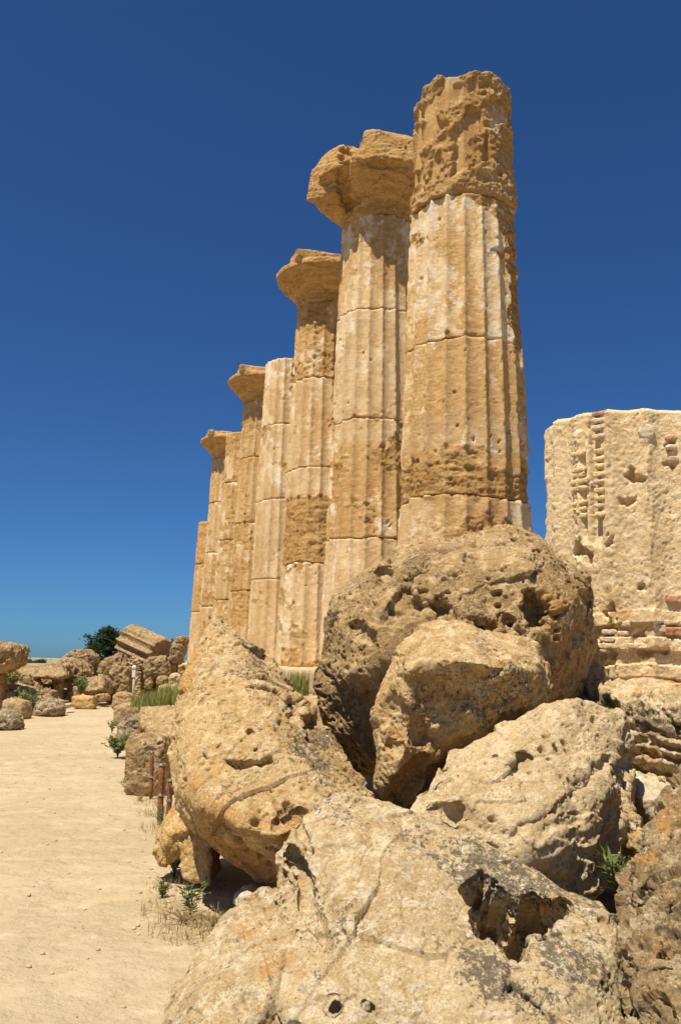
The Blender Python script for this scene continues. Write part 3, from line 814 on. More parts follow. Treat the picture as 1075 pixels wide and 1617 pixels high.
M['capital'] = M['column']
top1 = lambda T: .05 * np.sin(T * 1.0 + 2.2) + .03 * np.sin(5 * T + 1) + .015 * np.sin(11 * T) + .012 * np.sin(17 * T + 2)
c1 = col_xy(1)
flank = lambda T: sstep(R(47), R(62), ((T - math.atan2(-c1[1], -c1[0]) + math.pi) % (2 * math.pi)) - math.pi)
column(1, 'nearest and tallest looking column, its ragged top drum stripped and without a capital', [
    dict(wear=.34, plaster=.50, pale=.25),
    dict(wear=.30, plaster=.36, pale=.35, wearfn=lambda T, Z: .75 * (1 - sstep(JOINT[1] + .25, JOINT[1] + .8, Z)) + .5 * flank(T) - .25 * sstep(JOINT[1] + .9, JOINT[1] + 1.2, Z), palefn=lambda T, Z: .5 * sstep(JOINT[1] + .6, JOINT[1] + .8, Z) * (1 - sstep(JOINT[1] + 1.0, JOINT[1] + 1.4, Z)) - .3),
    dict(wear=.24, plaster=.62, pale=.1, wearfn=lambda T, Z: 1.1 * flank(T) * (Z < JOINT[3] - .1) + .55 * sstep(JOINT[3] - .7 + .25 * np.sin(3 * T), JOINT[3] - .1, Z)),
    dict(wear=.9, plaster=.30, pale=.1, strata=1.0, z1=JOINT[4] - .02, topz=top1, palefn=lambda T, Z: .8 * (1 - sstep(JOINT[3] + .35, JOINT[3] + .5, Z + .25 * np.sin(2 * T))) + .7 * sstep(JOINT[4] - .35, JOINT[4] - .2, Z))])

def cap2(cx, cy):
    ab = [P(483, 318, 17.2), P(492, 270, 17.2), P(512, 244, 17.2), P(540, 228, 17.0), P(545, 332, 17.2), P(520, 330, 17.2), P(560, 290, 16.7), P(575, 235, 16.7), P(500, 290, 18.4), P(520, 250, 18.6), P(560, 330, 18.6), P(560, 250, 18.8)]
    ab2 = [P(577, 205, 16.75), P(570, 250, 16.75), P(600, 206, 16.6), P(650, 221, 16.6), P(720, 238, 16.9), P(720, 268, 16.9), P(600, 262, 16.55), P(650, 262, 16.5), P(590, 215, 19.0), P(720, 240, 19.2), P(720, 285, 19.2), P(560, 260, 18.9), P(590, 290, 18.6)]
    return capital_mesh(2, cx, cy, JOINT[4], [ab, ab2], 301, .022, ech=1.46, h=1.0, rough=.45, pit=.5, low=.3, strata=.35,
                        dents=[([(545, 240), (540, 300), (552, 325)], 12, .14), ([(575, 258), (650, 262)], 7, .06)])
column(2, 'column with the largest, broken and overhanging capital, just behind the nearest column', [
    dict(wear=.22, plaster=.40, pale=.75), dict(wear=.46, plaster=.36, pale=.3, palefn=lambda T, Z: .6 * sstep(JOINT[2] - .55, JOINT[2] - .4, Z) - .2),
    dict(wear=.16, plaster=.22, pale=.85, wearfn=lambda T, Z: .8 * (1 - sstep(JOINT[2] + .2, JOINT[2] + .75, Z)) - .25), dict(wear=.20, plaster=.46, pale=.1)], cap2)

def cap_round(j, over_l, seed, topcut=0.0, ech=1.28, slab=.30, vox=.04):
    def f(cx, cy):
        z0 = JOINT[4]
        ab = box_at(cx, cy, z0 + .90, z0 + .92 + slab, over_l * .90, over_l * .86, ROWA)
        return capital_mesh(j, cx, cy, z0, [ab], seed, vox, ech=ech, h=.95, rough=.4, pit=.5, low=.4, strata=.3)
    return f
column(3, 'third column from the front, broad capital over a rough orange shaft with a pale foot', [
    dict(wear=.25, plaster=.34, pale=.8, wearfn=lambda T, Z: .5 * sstep(.55, .9, tow(T, *col_xy(3), 55)) - .1), dict(wear=.55, plaster=.30, pale=.2, palefn=lambda T, Z: .8 * sstep(JOINT[2] - .75, JOINT[2] - .6, Z) - .2, wearfn=lambda T, Z: .9 - 1.6 * sstep(JOINT[2] - .8, JOINT[2] - .65, Z)),
    dict(wear=.5, plaster=.40, pale=.5, wearfn=lambda T, Z: .6 - 1.3 * sstep(.3, .75, tow(T, *col_xy(3), 45))), dict(wear=.5, plaster=.40, pale=.1)], cap_round(3, 1.20, 331, ech=1.36, slab=.24, vox=.032))
column(4, 'fourth column from the front, bare flat top with white plaster and no capital', [
    dict(wear=.40, plaster=.3, pale=.6), dict(wear=.16, plaster=.25, pale=.95), dict(wear=.34, plaster=.45, pale=.7), dict(wear=.42, plaster=.62, pale=.3, wearfn=lambda T, Z: .5 - 1.1 * sstep(.4, .8, tow(T, *col_xy(4), 50)))])
column(5, 'fifth column from the front, small rounded capital jutting left over the shaft', [
    dict(wear=.6, plaster=.4, pale=.3), dict(wear=.6, plaster=.3, pale=.2), dict(wear=.42, plaster=.2, pale=.2), dict(wear=.4, plaster=.3, pale=.2)], cap_round(5, 1.22, 351, ech=1.38, slab=.22, vox=.05))
column(6, 'slim slice of capless column seen between the two hindmost capitals', [
    dict(wear=.5, plaster=.4, pale=.3), dict(wear=.5, plaster=.5, pale=.3), dict(wear=.5, plaster=.5, pale=.2), dict(wear=.6, plaster=.3, pale=.1)])
column(7, 'rear column with the lowest looking and farthest capital of the row', [
    dict(wear=.45, plaster=.35, pale=.5), dict(wear=.5, plaster=.4, pale=.3), dict(wear=.35, plaster=.35, pale=.6), dict(wear=.35, plaster=.35, pale=.4)], cap_round(7, 1.24, 371, ech=1.38, slab=.20, vox=.055))
column(8, 'last column at the far end, broken off short with a rounded top', [
    dict(wear=.3, plaster=.35, pale=.5), dict(wear=.45, plaster=.3, pale=.2), dict(wear=.8, plaster=.15, pale=.1, z1=EYE + 7.0)])

# stump of the column nearest the camera: rubble core, channels of brick
M['stump'] = rock_mat('rubble_core_limestone', (.74, .555, .315), (.80, .635, .385), (.86, .73, .50), -.1, .7, .3, sc=1.2, bump=.8)
cx0, cy0 = col_xy(0)
stump = empty('column_stump', (cx0, cy0, ZB))
tag(stump, 'broad pale column stump of rough rubble patched with brick at the right edge', 'column stump')
def stump_core():
    na, nz = 760, 230
    zt = EYE + 2.43
    th = np.linspace(0, 2 * math.pi, na, endpoint=False)
    zz = np.linspace(ZB - .03, zt, nz)
    T, Z = [a.ravel() for a in np.meshgrid(th, zz)]
    Rr = 1.0 - .008 * (Z - ZB)
    p = np.stack([Rr * np.cos(T), Rr * np.sin(T), Z], 1)
    f = (T / (2 * math.pi) * 18 + .35) % 1
    rr = Rr - .075 * (1 - (2 * f - 1) ** 2)
    rr += .004 * chips(p * np.array([5, 5, 4]) + .2 * np.stack([fbm(p * 5, 2, 402)] * 3, 1), 403)
    rr += .010 * fbm(p * np.array([4.5, 4.5, 1.5]), 4, 401, .62) + .003 * (.45 - worley(p * 11 + .3 * np.stack([fbm(p * 6, 2, 404)] * 3, 1), 406)) + .006 * fbm(p * 18, 4, 407, .7) + .003 * ridged(p * np.array([9, 9, 12]), 4, 405, .65) - .010 * (1 - sstep(.1, .34, worley(p * 17, 408))) * sstep(-.1, .3, fbm(p * 3, 3, 409))
    wl = worley(p * 6, 411)
    rr -= .02 * (1 - sstep(.08, .2, wl)) * sstep(.25, .6, fbm(p * 2, 2, 412))
    rr -= .03 * sstep(.80, 1, np.abs(2 * f - 1)) * sstep(-.1, .4, fbm(p * np.array([3, 3, 2]), 3, 415))
    low = 1 - sstep(ZB + .35, ZB + .75, Z)
    rr += .05 * low * np.sign(np.sin((Z - ZB) * 26 + .8 * np.sin(T * 4))) * .5
    x, y = cx0 + rr * np.cos(T), cy0 + rr * np.sin(T)
    px, py = project(np.stack([x, y, Z], 1))
    for pl, r, dp in (([(994, 750), (1003, 754), (1010, 757)], 10, .10), ([(1060, 695), (1055, 705)], 9, .07), ([(1058, 730)], 9, .06), ([(915, 870), (925, 875)], 14, .10), ([(960, 855)], 9, .06), ([(1015, 928)], 8, .07), ([(985, 790), (995, 790)], 9, .05), ([(1000, 1008), (1012, 1008)], 10, .07), ([(1010, 1030), (1050, 1028)], 7, .07), ([(960, 1075), (965, 960)], 10, .05)):
        rr -= dp * (1 - sstep(.4 * r, r, poly_dist(px + .9 * r * fbm(p * 9, 3, 5), py + .9 * r * fbm(p * 9 + 5, 3, 6), pl))) * (y < cy0)
    for xx in (914, 938):                     # the two upright channels that hold the bricks
        rr -= .045 * (1 - sstep(5, 10, np.abs(px - xx - (py - 700) * .03))) * (y < cy0) * sstep(650, 665, py) * (1 - sstep(840, 870, py))
    top = .05 * np.sin(T * 2 + 1.0) + .03 * fbm(p * 1.5, 3, 421)
    zo = Z + sstep(zt - .8, zt, Z) * top
    rr -= .10 * sstep(zt - .05, zt, Z) ** 2 * .5
    v = np.stack([cx0 + rr * np.cos(T), cy0 + rr * np.sin(T), zo], 1)
    idx = np.arange(na * nz).reshape(nz, na); nxt = np.roll(idx, -1, 1)
    fs = [np.stack([idx[:-1].ravel(), nxt[:-1].ravel(), nxt[1:].ravel(), idx[1:].ravel()], 1)]
    vs = [v]; base = len(v); prev = idx[-1]
    for k in (.95, .7, .4, .05):
        c0 = np.array([cx0, cy0, v[idx[-1]][:, 2].mean() + .02])
        pr = c0 + (v[idx[-1]] - c0) * k
        pr[:, 2] += .04 * fbm(pr * 3, 3, 433)
        vs.append(pr); cur = np.arange(base, base + na); base += na
        fs.append(np.stack([prev, np.roll(prev, -1), np.roll(cur, -1), cur], 1)); prev = cur
    me = mesh_np('rubble_core', np.concatenate(vs), np.concatenate(fs))
    V = co_of(me)
    px, py = project(V)
    z = np.zeros(len(V))
    attr(me, 'lichen', z + .6 * (1 - sstep(10, 30, np.abs(px - 890))) * (1 - sstep(690, 720, py)))
    attr(me, 'fresh', z + .5 * (1 - sstep(15, 40, np.hypot(px - 985, (py - 950) * .5))))
    attr(me, 'crust', z + .4 * fbm(V * 1.5, 3, 441))
    return me
link('rubble_core', stump_core(), M['stump'], stump)

def brick(px, py, wpx, hpx, mat, dep=.12, proud=.006):
    """one thin brick set in the stump's face"""
    d = np.array(fwd * F + rt * (px - CX) + up * (CY - py)); d /= np.linalg.norm(d[:2])
    # where the line of sight meets the stump's cylinder
    e = np.array([0, 0, EYE]); c = np.array([cx0, cy0])
    b = d[:2] @ c; disc = b * b - (c @ c - (.972 + proud - .02) ** 2)
    if disc < 0: return
    t = b - math.sqrt(disc)
    p = e + d * t
    n = np.array([p[0] - cx0, p[1] - cy0, 0]); n /= np.linalg.norm(n)
    u = np.array([-n[1], n[0], 0])
    wpx *= rng.uniform(.75, 1.1); hpx *= rng.uniform(.75, 1.0)
    hw, hh = wpx / F * t * .5 / max(.35, abs(u[0])), hpx / F * t * .5
    pts = [p + u * a * hw + np.array([0, 0, 1]) * bz * hh + n * q for a in (-1, 1) for bz in (-1, 1) for q in (.0, -dep)]
    me = rock_mesh([pts], .008, 2, .2, rough=.3, pit=0, low=.3)
    link('brick', me, mat, stump)
for y in (716, 742, 750, 760, 771, 794, 804, 815): brick(911 + (y - 716) * .03, y, 17, 8, M['brick_yellow'])
for y in (712, 724, 736, 748, 760, 774, 786, 798, 812): brick(944 + (y - 712) * .02, y, 13, 8, M['brick_pale'] if y in (760, 798) else M['brick_yellow'])
for y in (652, 663, 674, 688): brick(945, y, 20, 8, M['brick_pale'] if y > 660 else M['brick_red'], proud=.012)
for x, y, ww, hh, k in ((1066, 945, 26, 14, 'brick_red'), (1064, 997, 32, 14, 'brick_red'), (1066, 983, 30, 8, 'brick_pale'), (960, 998, 24, 8, 'brick_pale'), (960, 1010, 26, 9, 'brick_pale'), (982, 1000, 14, 8, 'brick_pale'),
                       (1015, 1020, 34, 10, 'brick_pale'), (982, 1020, 22, 10, 'brick_pale'), (955, 1020, 22, 10, 'brick_pale'), (1040, 992, 22, 12, 'brick_pale'), (985, 985, 16, 9, 'brick_pale'), (1060, 705, 14, 9, 'brick_pale'), (1058, 690, 14, 8, 'brick_red'), (1064, 724, 16, 8, 'brick_pale')):
    brick(x, y, ww, hh, M[k])

def mortar(px, py, rpx):
    d = np.array(fwd * F + rt * (px - CX) + up * (CY - py)); d /= np.linalg.norm(d[:2])
    c = np.array([cx0, cy0]); b = d[:2] @ c
    t = b - math.sqrt(b * b - (c @ c - .966 ** 2))
    p = np.array([0, 0, EYE]) + d * t
    n = np.array([p[0] - cx0, p[1] - cy0, 0]); n /= np.linalg.norm(n); u = np.array([-n[1], n[0], 0])
    r = rpx / F * t
    pts = [p + u * math.cos(a) * r + np.array([0, 0, 1]) * math.sin(a) * r + n * q for a in np.linspace(0, 6.283, 18, endpoint=False) for q in (-.004, -.12)]
    link('mortar_patch', rock_mesh([pts], .012, 2, .4, rough=.2, pit=0, low=.1), M['mortar_patch'], stump)
mortar(1020, 681, 12)

# ---------------------------------------------------------------- blocks along the path's right edge
BR = 'squared stone blocks lining the right edge of the path'
def gblock(label, o, mat='block', group=None, bulge=.06, back=.5, vox=.016, size=.6, name='stone_block', cat='stone block', sink=.03, tilt=0.0, D=None, **kw):
    """a block or boulder whose lowest outline point stands on the path"""
    lo = max(o, key=lambda p: p[1])
    if D is None: D = float(G(lo[0], lo[1])[1]) + .15
    o = [(x, y + (2 if (x, y) == lo else 0)) for x, y in o]
    kw.setdefault('rough', .55); kw.setdefault('low', .35); kw.setdefault('pit', .6)
    return rock(name, label, cat, [auto(o, D, bulge, back, .93, tilt)], M[mat], vox, size, 2, group, **kw)
gblock('large squared block standing beside the rusty rods', [(198, 1252), (199, 1172), (208, 1161), (235, 1158), (256, 1164), (262, 1180), (263, 1245), (255, 1260), (215, 1261)], back=.55, bulge=.08, group=BR, vox=.012, fresh=[([(230, 1200)], 40, .2)], crust=[([(210, 1163), (258, 1168)], 10, .8)])
gblock('rounded block just behind the large squared block by the rods', [(184, 1172), (186, 1146), (196, 1133), (215, 1128), (230, 1130), (233, 1165), (215, 1176)], group=BR, mat='speckled', back=.6)
gblock('low block third in line from the rods along the path', [(179, 1146), (180, 1118), (190, 1111), (212, 1109), (221, 1114), (221, 1130), (205, 1150)], group=BR, back=.7, vox=.022)
gblock('weathered block fourth in line from the rods along the path', [(176, 1120), (178, 1098), (188, 1092), (203, 1096), (209, 1108), (205, 1122)], group=BR, back=.8, vox=.028)
gblock('hindmost low block where the line of blocks meets the rubble', [(165, 1106), (168, 1084), (182, 1078), (195, 1086), (200, 1102), (190, 1110)], group=BR, back=1.0, vox=.035)
gblock('small round stone by the foot of the leafy bush', [(188, 1180), (189, 1169), (198, 1168), (200, 1182)], group=None, back=.2, vox=.012, size=.25, name='stone', cat='stone')
# ledge on the bank behind them
rock('stone_ledge', 'long low stone ledge in front of the green grass bank', 'stone ledge', [[*[P(x, y, d) for x, y, d in ((222, 1120, 17.5), (300, 1120, 17.5), (222, 1150, 17.0), (300, 1152, 17.0), (226, 1117, 19), (300, 1117, 19), (224, 1150, 19), (300, 1150, 19))]]], M['block'], .03, .8, 3, strata=.5)
rock('stone_ledge', 'lower dusty ledge between the large squared block and the leaning boulder', 'stone ledge', [[*[P(x, y, d) for x, y, d in ((232, 1146, 14.5), (300, 1146, 14.5), (232, 1200, 14.2), (300, 1200, 14.2), (234, 1142, 16), (300, 1142, 16), (234, 1190, 16), (300, 1190, 16))]]], M['block'], .03, .8, 3, strata=.4)

# ---------------------------------------------------------------- rusty rods with wire
def tube(bm, pts, r, seg=10, cap=True):
    pts = [Vector(p) for p in pts]
    rings = []
    for i, p in enumerate(pts):
        a = pts[min(i + 1, len(pts) - 1)] - pts[max(i - 1, 0)]
        a.normalize()
        u = a.orthogonal().normalized(); w2 = a.cross(u)
        if rings:                            # keep the frame from twisting
            u = (pu - a * pu.dot(a)).normalized(); w2 = a.cross(u)
        pu = u
        rr = r[i] if isinstance(r, (list, tuple)) else r
        rings.append([bm.verts.new(p + (u * math.cos(t) + w2 * math.sin(t)) * rr) for t in np.linspace(0, 2 * math.pi, seg, endpoint=False)])
    for a, b in zip(rings[:-1], rings[1:]):
        for i in range(seg): bm.faces.new((a[i], a[(i + 1) % seg], b[(i + 1) % seg], b[i]))
    if cap:
        bm.faces.new(rings[0][::-1]); bm.faces.new(rings[-1])

def bm_obj(name, bm, mat, parent=None, origin=None, smooth=True):
    bmesh.ops.recalc_face_normals(bm, faces=bm.faces)
    me = bpy.data.meshes.new(name); bm.to_mesh(me); bm.free()
    me.polygons.foreach_set('use_smooth', np.full(len(me.polygons), smooth))
    return link(name, me, mat, parent, origin)

RR = 'rusty steel rods planted at the path edge'
rods = []
def rod(label, px, ytop, ybase, lean, rad, clamp=True):
    b = G(px, ybase); D = b[1]
    t = P(px + lean, ytop, D)
    root = empty('rod', b); tag(root, label, 'rod', RR)
    bm = bmesh.new(); b0 = np.array(b) - np.array([0, 0, .05])
    tube(bm, [b0 + (t - b0) * k for k in (0, .3, .7, .985)] + [t], [rad, rad * 1.02, rad, rad, rad * .8], 14)
    bm_obj('shaft', bm, M['rust'], root)
    if clamp:
        for k in (.52, .985):
            bm = bmesh.new(); c = b0 + (t - b0) * k
            for dz in (-.008, .0, .008):
                ring = [c + np.array([math.cos(a) * (rad + .004), math.sin(a) * (rad + .004), dz + .004 * math.sin(3 * a)]) for a in np.linspace(0, 2 * math.pi, 17)]
                tube(bm, ring, .0032, 6)
            bm_obj('wire_binding', bm, M['wire'], root)
    rods.append((b0, t))
rod('left hand rusty rod in front of the large squared block', 239, 1186, 1264, 1.5, .023)
rod('middle and thickest rusty rod nearest the path', 253, 1206, 1301, 3, .030)
rod('right hand rusty rod half hidden by the leaning boulder', 266, 1231, 1292, 4, .027)
rod('tiny rusty rod end before the rounded second block', 222, 1147, 1180, 0, .03, False)
bm = bmesh.new()
for k1, k2 in ((.97, .97), (.52, .95)):
    (a0, a1), (b0, b1) = rods[0], rods[1]
    pa, pb = a0 + (a1 - a0) * k1, b0 + (b1 - b0) * k2
    tube(bm, [pa + (pb - pa) * t + np.array([.02 * math.sin(7 * t), -.03, -.06 * math.sin(math.pi * t)]) for t in np.linspace(0, 1, 12)], .0028, 5)
    (a0, a1), (b0, b1) = rods[1], rods[2]
    pa, pb = a0 + (a1 - a0) * k1, b0 + (b1 - b0) * k2
    tube(bm, [pa + (pb - pa) * t + np.array([.02 * math.sin(5 * t), -.03, -.05 * math.sin(math.pi * t)]) for t in np.linspace(0, 1, 12)], .0028, 5)
tag(bm_obj('wire', bm, M['wire'], None, Vector(rods[1][0])), 'thin loose wire strung between the three rusty rods', 'wire')

# ---------------------------------------------------------------- rubble field on the left and behind
RF = 'fallen rubble on the left of the path'
def frock(label, o, D, mat='far_rock', bulge=.3, back=1.0, vox=.05, size=1.2, name='boulder', cat='boulder', group=RF, tilt=0.0, **kw):
    kw.setdefault('rough', 1.25); kw.setdefault('low', .5)
    return rock(name, label, cat, [auto(o, D, bulge * .3, back, .9, tilt)], M[mat], vox * .7, size, 1, group, **kw)
gblock('grey speckled round boulder lowest at the left edge of the path', [(-25, 1146), (-22, 1125), (0, 1121), (18, 1124), (29, 1136), (29, 1150), (20, 1154), (-10, 1154)], mat='speckled', rough=1.1, pit=1.2, back=.5, bulge=.2, vox=.025, size=.6, name='boulder', cat='boulder', group=RF)
gblock('brown block behind the grey speckled round boulder', [(1, 1125), (4, 1106), (20, 1102), (38, 1108), (43, 1128), (40, 1136), (20, 1134)], back=.6, bulge=.2, vox=.03, size=.7, group=RF)
gblock('whitish knobbly boulder with weeds growing against its left side', [(52, 1128), (55, 1110), (70, 1104), (88, 1107), (98, 1118), (96, 1129), (80, 1131), (58, 1131)], mat='speckled', rough=1.3, pit=1.2, back=.6, bulge=.25, vox=.028, size=.7, name='boulder', cat='boulder', group=RF)
gblock('reddish squared block alone in the middle of the path end', [(113, 1116), (113, 1100), (124, 1098), (148, 1099), (149, 1117), (144, 1121), (120, 1119)], mat='boulder_orange', back=.5, bulge=.1, vox=.03, size=.6, group=RF)
gblock('pale low block just left behind the reddish squared block', [(102, 1110), (103, 1100), (116, 1097), (118, 1111)], mat='boulder_pale', back=.5, vox=.035, size=.6, group=RF)
gblock('long grey block lying right behind the reddish squared block', [(132, 1106), (134, 1093), (150, 1091), (160, 1094), (160, 1107), (150, 1109)], back=.7, vox=.04, size=.7, group=RF)
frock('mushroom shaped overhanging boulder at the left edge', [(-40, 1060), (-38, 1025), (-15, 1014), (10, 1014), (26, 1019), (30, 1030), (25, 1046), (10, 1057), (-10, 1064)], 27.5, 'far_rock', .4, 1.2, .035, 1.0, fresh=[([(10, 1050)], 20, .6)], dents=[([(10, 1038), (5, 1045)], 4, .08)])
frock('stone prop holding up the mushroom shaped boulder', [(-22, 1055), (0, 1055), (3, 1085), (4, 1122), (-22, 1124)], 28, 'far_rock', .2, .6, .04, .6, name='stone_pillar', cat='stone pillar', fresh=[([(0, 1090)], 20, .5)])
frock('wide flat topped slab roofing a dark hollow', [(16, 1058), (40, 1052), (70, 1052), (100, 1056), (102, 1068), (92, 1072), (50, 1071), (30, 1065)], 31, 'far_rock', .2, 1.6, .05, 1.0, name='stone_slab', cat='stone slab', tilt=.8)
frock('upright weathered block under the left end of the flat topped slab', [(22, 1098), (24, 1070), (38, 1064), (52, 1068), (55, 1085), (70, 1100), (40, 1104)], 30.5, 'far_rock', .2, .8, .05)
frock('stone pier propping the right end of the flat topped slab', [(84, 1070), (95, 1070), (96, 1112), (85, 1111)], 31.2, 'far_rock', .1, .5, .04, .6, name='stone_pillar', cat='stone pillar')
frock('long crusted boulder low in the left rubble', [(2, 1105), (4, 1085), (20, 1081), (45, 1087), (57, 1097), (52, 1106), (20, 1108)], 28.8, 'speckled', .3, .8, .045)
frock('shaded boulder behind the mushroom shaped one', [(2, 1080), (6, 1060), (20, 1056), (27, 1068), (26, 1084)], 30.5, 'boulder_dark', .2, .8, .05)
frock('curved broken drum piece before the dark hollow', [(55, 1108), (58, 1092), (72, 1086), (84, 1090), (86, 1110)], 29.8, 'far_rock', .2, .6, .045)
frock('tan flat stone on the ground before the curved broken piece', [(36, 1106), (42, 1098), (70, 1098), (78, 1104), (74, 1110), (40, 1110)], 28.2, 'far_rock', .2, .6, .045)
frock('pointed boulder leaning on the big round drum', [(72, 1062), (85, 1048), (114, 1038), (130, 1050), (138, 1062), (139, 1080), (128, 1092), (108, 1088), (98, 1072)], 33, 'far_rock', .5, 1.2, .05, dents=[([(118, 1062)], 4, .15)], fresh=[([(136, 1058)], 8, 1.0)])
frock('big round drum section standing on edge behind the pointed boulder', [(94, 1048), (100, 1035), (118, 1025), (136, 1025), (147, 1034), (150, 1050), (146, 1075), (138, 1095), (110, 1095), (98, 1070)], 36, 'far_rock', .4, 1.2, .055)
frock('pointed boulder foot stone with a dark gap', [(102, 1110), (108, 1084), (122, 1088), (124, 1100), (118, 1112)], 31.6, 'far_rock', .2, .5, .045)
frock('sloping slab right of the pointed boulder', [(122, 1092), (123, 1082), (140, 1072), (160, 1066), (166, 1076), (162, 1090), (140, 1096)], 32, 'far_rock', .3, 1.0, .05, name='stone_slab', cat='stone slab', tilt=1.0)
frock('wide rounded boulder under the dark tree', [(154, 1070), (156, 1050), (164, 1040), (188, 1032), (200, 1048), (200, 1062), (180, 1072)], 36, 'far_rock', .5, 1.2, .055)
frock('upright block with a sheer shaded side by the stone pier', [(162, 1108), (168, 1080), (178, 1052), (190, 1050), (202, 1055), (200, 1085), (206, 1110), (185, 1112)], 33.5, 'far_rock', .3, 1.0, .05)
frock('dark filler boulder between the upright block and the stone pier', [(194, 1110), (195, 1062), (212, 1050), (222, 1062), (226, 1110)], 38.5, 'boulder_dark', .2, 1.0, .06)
for i, (lab, x0, y0, x1, y1, D, mt) in enumerate((
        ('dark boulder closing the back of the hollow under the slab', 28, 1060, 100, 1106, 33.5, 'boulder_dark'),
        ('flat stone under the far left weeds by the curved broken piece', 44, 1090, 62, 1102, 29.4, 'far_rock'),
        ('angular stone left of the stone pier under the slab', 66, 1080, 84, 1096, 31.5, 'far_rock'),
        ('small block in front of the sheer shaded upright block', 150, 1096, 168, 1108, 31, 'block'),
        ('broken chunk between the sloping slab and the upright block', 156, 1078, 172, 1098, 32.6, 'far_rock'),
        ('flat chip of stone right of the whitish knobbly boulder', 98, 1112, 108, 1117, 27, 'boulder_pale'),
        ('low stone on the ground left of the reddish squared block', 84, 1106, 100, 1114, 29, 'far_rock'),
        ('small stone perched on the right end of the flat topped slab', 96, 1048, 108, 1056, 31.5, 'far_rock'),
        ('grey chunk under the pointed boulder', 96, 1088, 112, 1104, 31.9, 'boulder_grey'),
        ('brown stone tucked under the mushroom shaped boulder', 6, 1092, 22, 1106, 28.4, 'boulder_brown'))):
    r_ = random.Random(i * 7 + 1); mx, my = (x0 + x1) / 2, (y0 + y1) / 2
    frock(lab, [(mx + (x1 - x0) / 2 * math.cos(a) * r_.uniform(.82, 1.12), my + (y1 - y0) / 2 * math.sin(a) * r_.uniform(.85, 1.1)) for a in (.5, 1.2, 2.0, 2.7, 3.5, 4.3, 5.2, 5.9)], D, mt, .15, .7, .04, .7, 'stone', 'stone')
# pier, fluted fallen drum and the rocks under it
RP = 'stones propping the fallen fluted drum'
frock('coursed stone pier under the left end of the fallen fluted drum', [(203, 1107), (203, 1045), (208, 1036), (222, 1048), (222, 1107)], 36.2, 'boulder_pale', .1, .6, .04, .6, name='stone_pillar', cat='stone pillar', group=RP, strata=1.5)
frock('biggest rounded block propping the fallen fluted drum', [(225, 1062), (228, 1044), (240, 1038), (262, 1038), (270, 1048), (269, 1062), (258, 1067), (240, 1066), (228, 1072)], 36, 'far_rock', .4, .9, .045, group=RP)
frock('small tan stone right below the biggest propping block', [(247, 1081), (248, 1070), (258, 1066), (265, 1072), (264, 1080)], 35.5, 'far_rock', .2, .5, .04, .5, 'stone', 'stone', RP)
frock('pointed stone between the pier and the small tan stone', [(227, 1086), (230, 1073), (236, 1070), (240, 1078), (236, 1088)], 35, 'far_rock', .15, .5, .04, .5, 'stone', 'stone', RP)
frock('squat stone directly right of the pier foot', [(220, 1084), (221, 1064), (228, 1062), (231, 1076), (228, 1092), (221, 1100)], 36.4, 'far_rock', .15, .5, .04, .5, 'stone', 'stone', RP)
frock('whitish block half hidden behind the green grass', [(250, 1100), (251, 1084), (262, 1080), (276, 1082), (280, 1100)], 33, 'boulder_pale', .2, .6, .045, .6, 'stone', 'stone', RP)
frock('grey stone at the right under the upright slab', [(266, 1082), (268, 1066), (276, 1062), (286, 1070), (284, 1086)], 35.6, 'boulder_grey', .2, .6, .045, .6, 'stone', 'stone', RP)
frock('stone filling the back of the heap', [(216, 1110), (218, 1064), (290, 1050), (296, 1110)], 39, 'boulder_dark', .1, 1.0, .07, 1.0, 'boulder', 'boulder', RP)
frock('upright slab leaning right of the fallen fluted drum', [(267, 1042), (268, 1022), (280, 1006), (291, 1003), (296, 1010), (290, 1030), (284, 1048), (270, 1048)], 36, 'far_rock', .3, .7, .045, group=RP)
frock('small stone wedged beneath the upright leaning slab', [(266, 1062), (268, 1044), (279, 1048), (278, 1062)], 36.3, 'far_rock', .2, .5, .045, .5, 'stone', 'stone', RP)

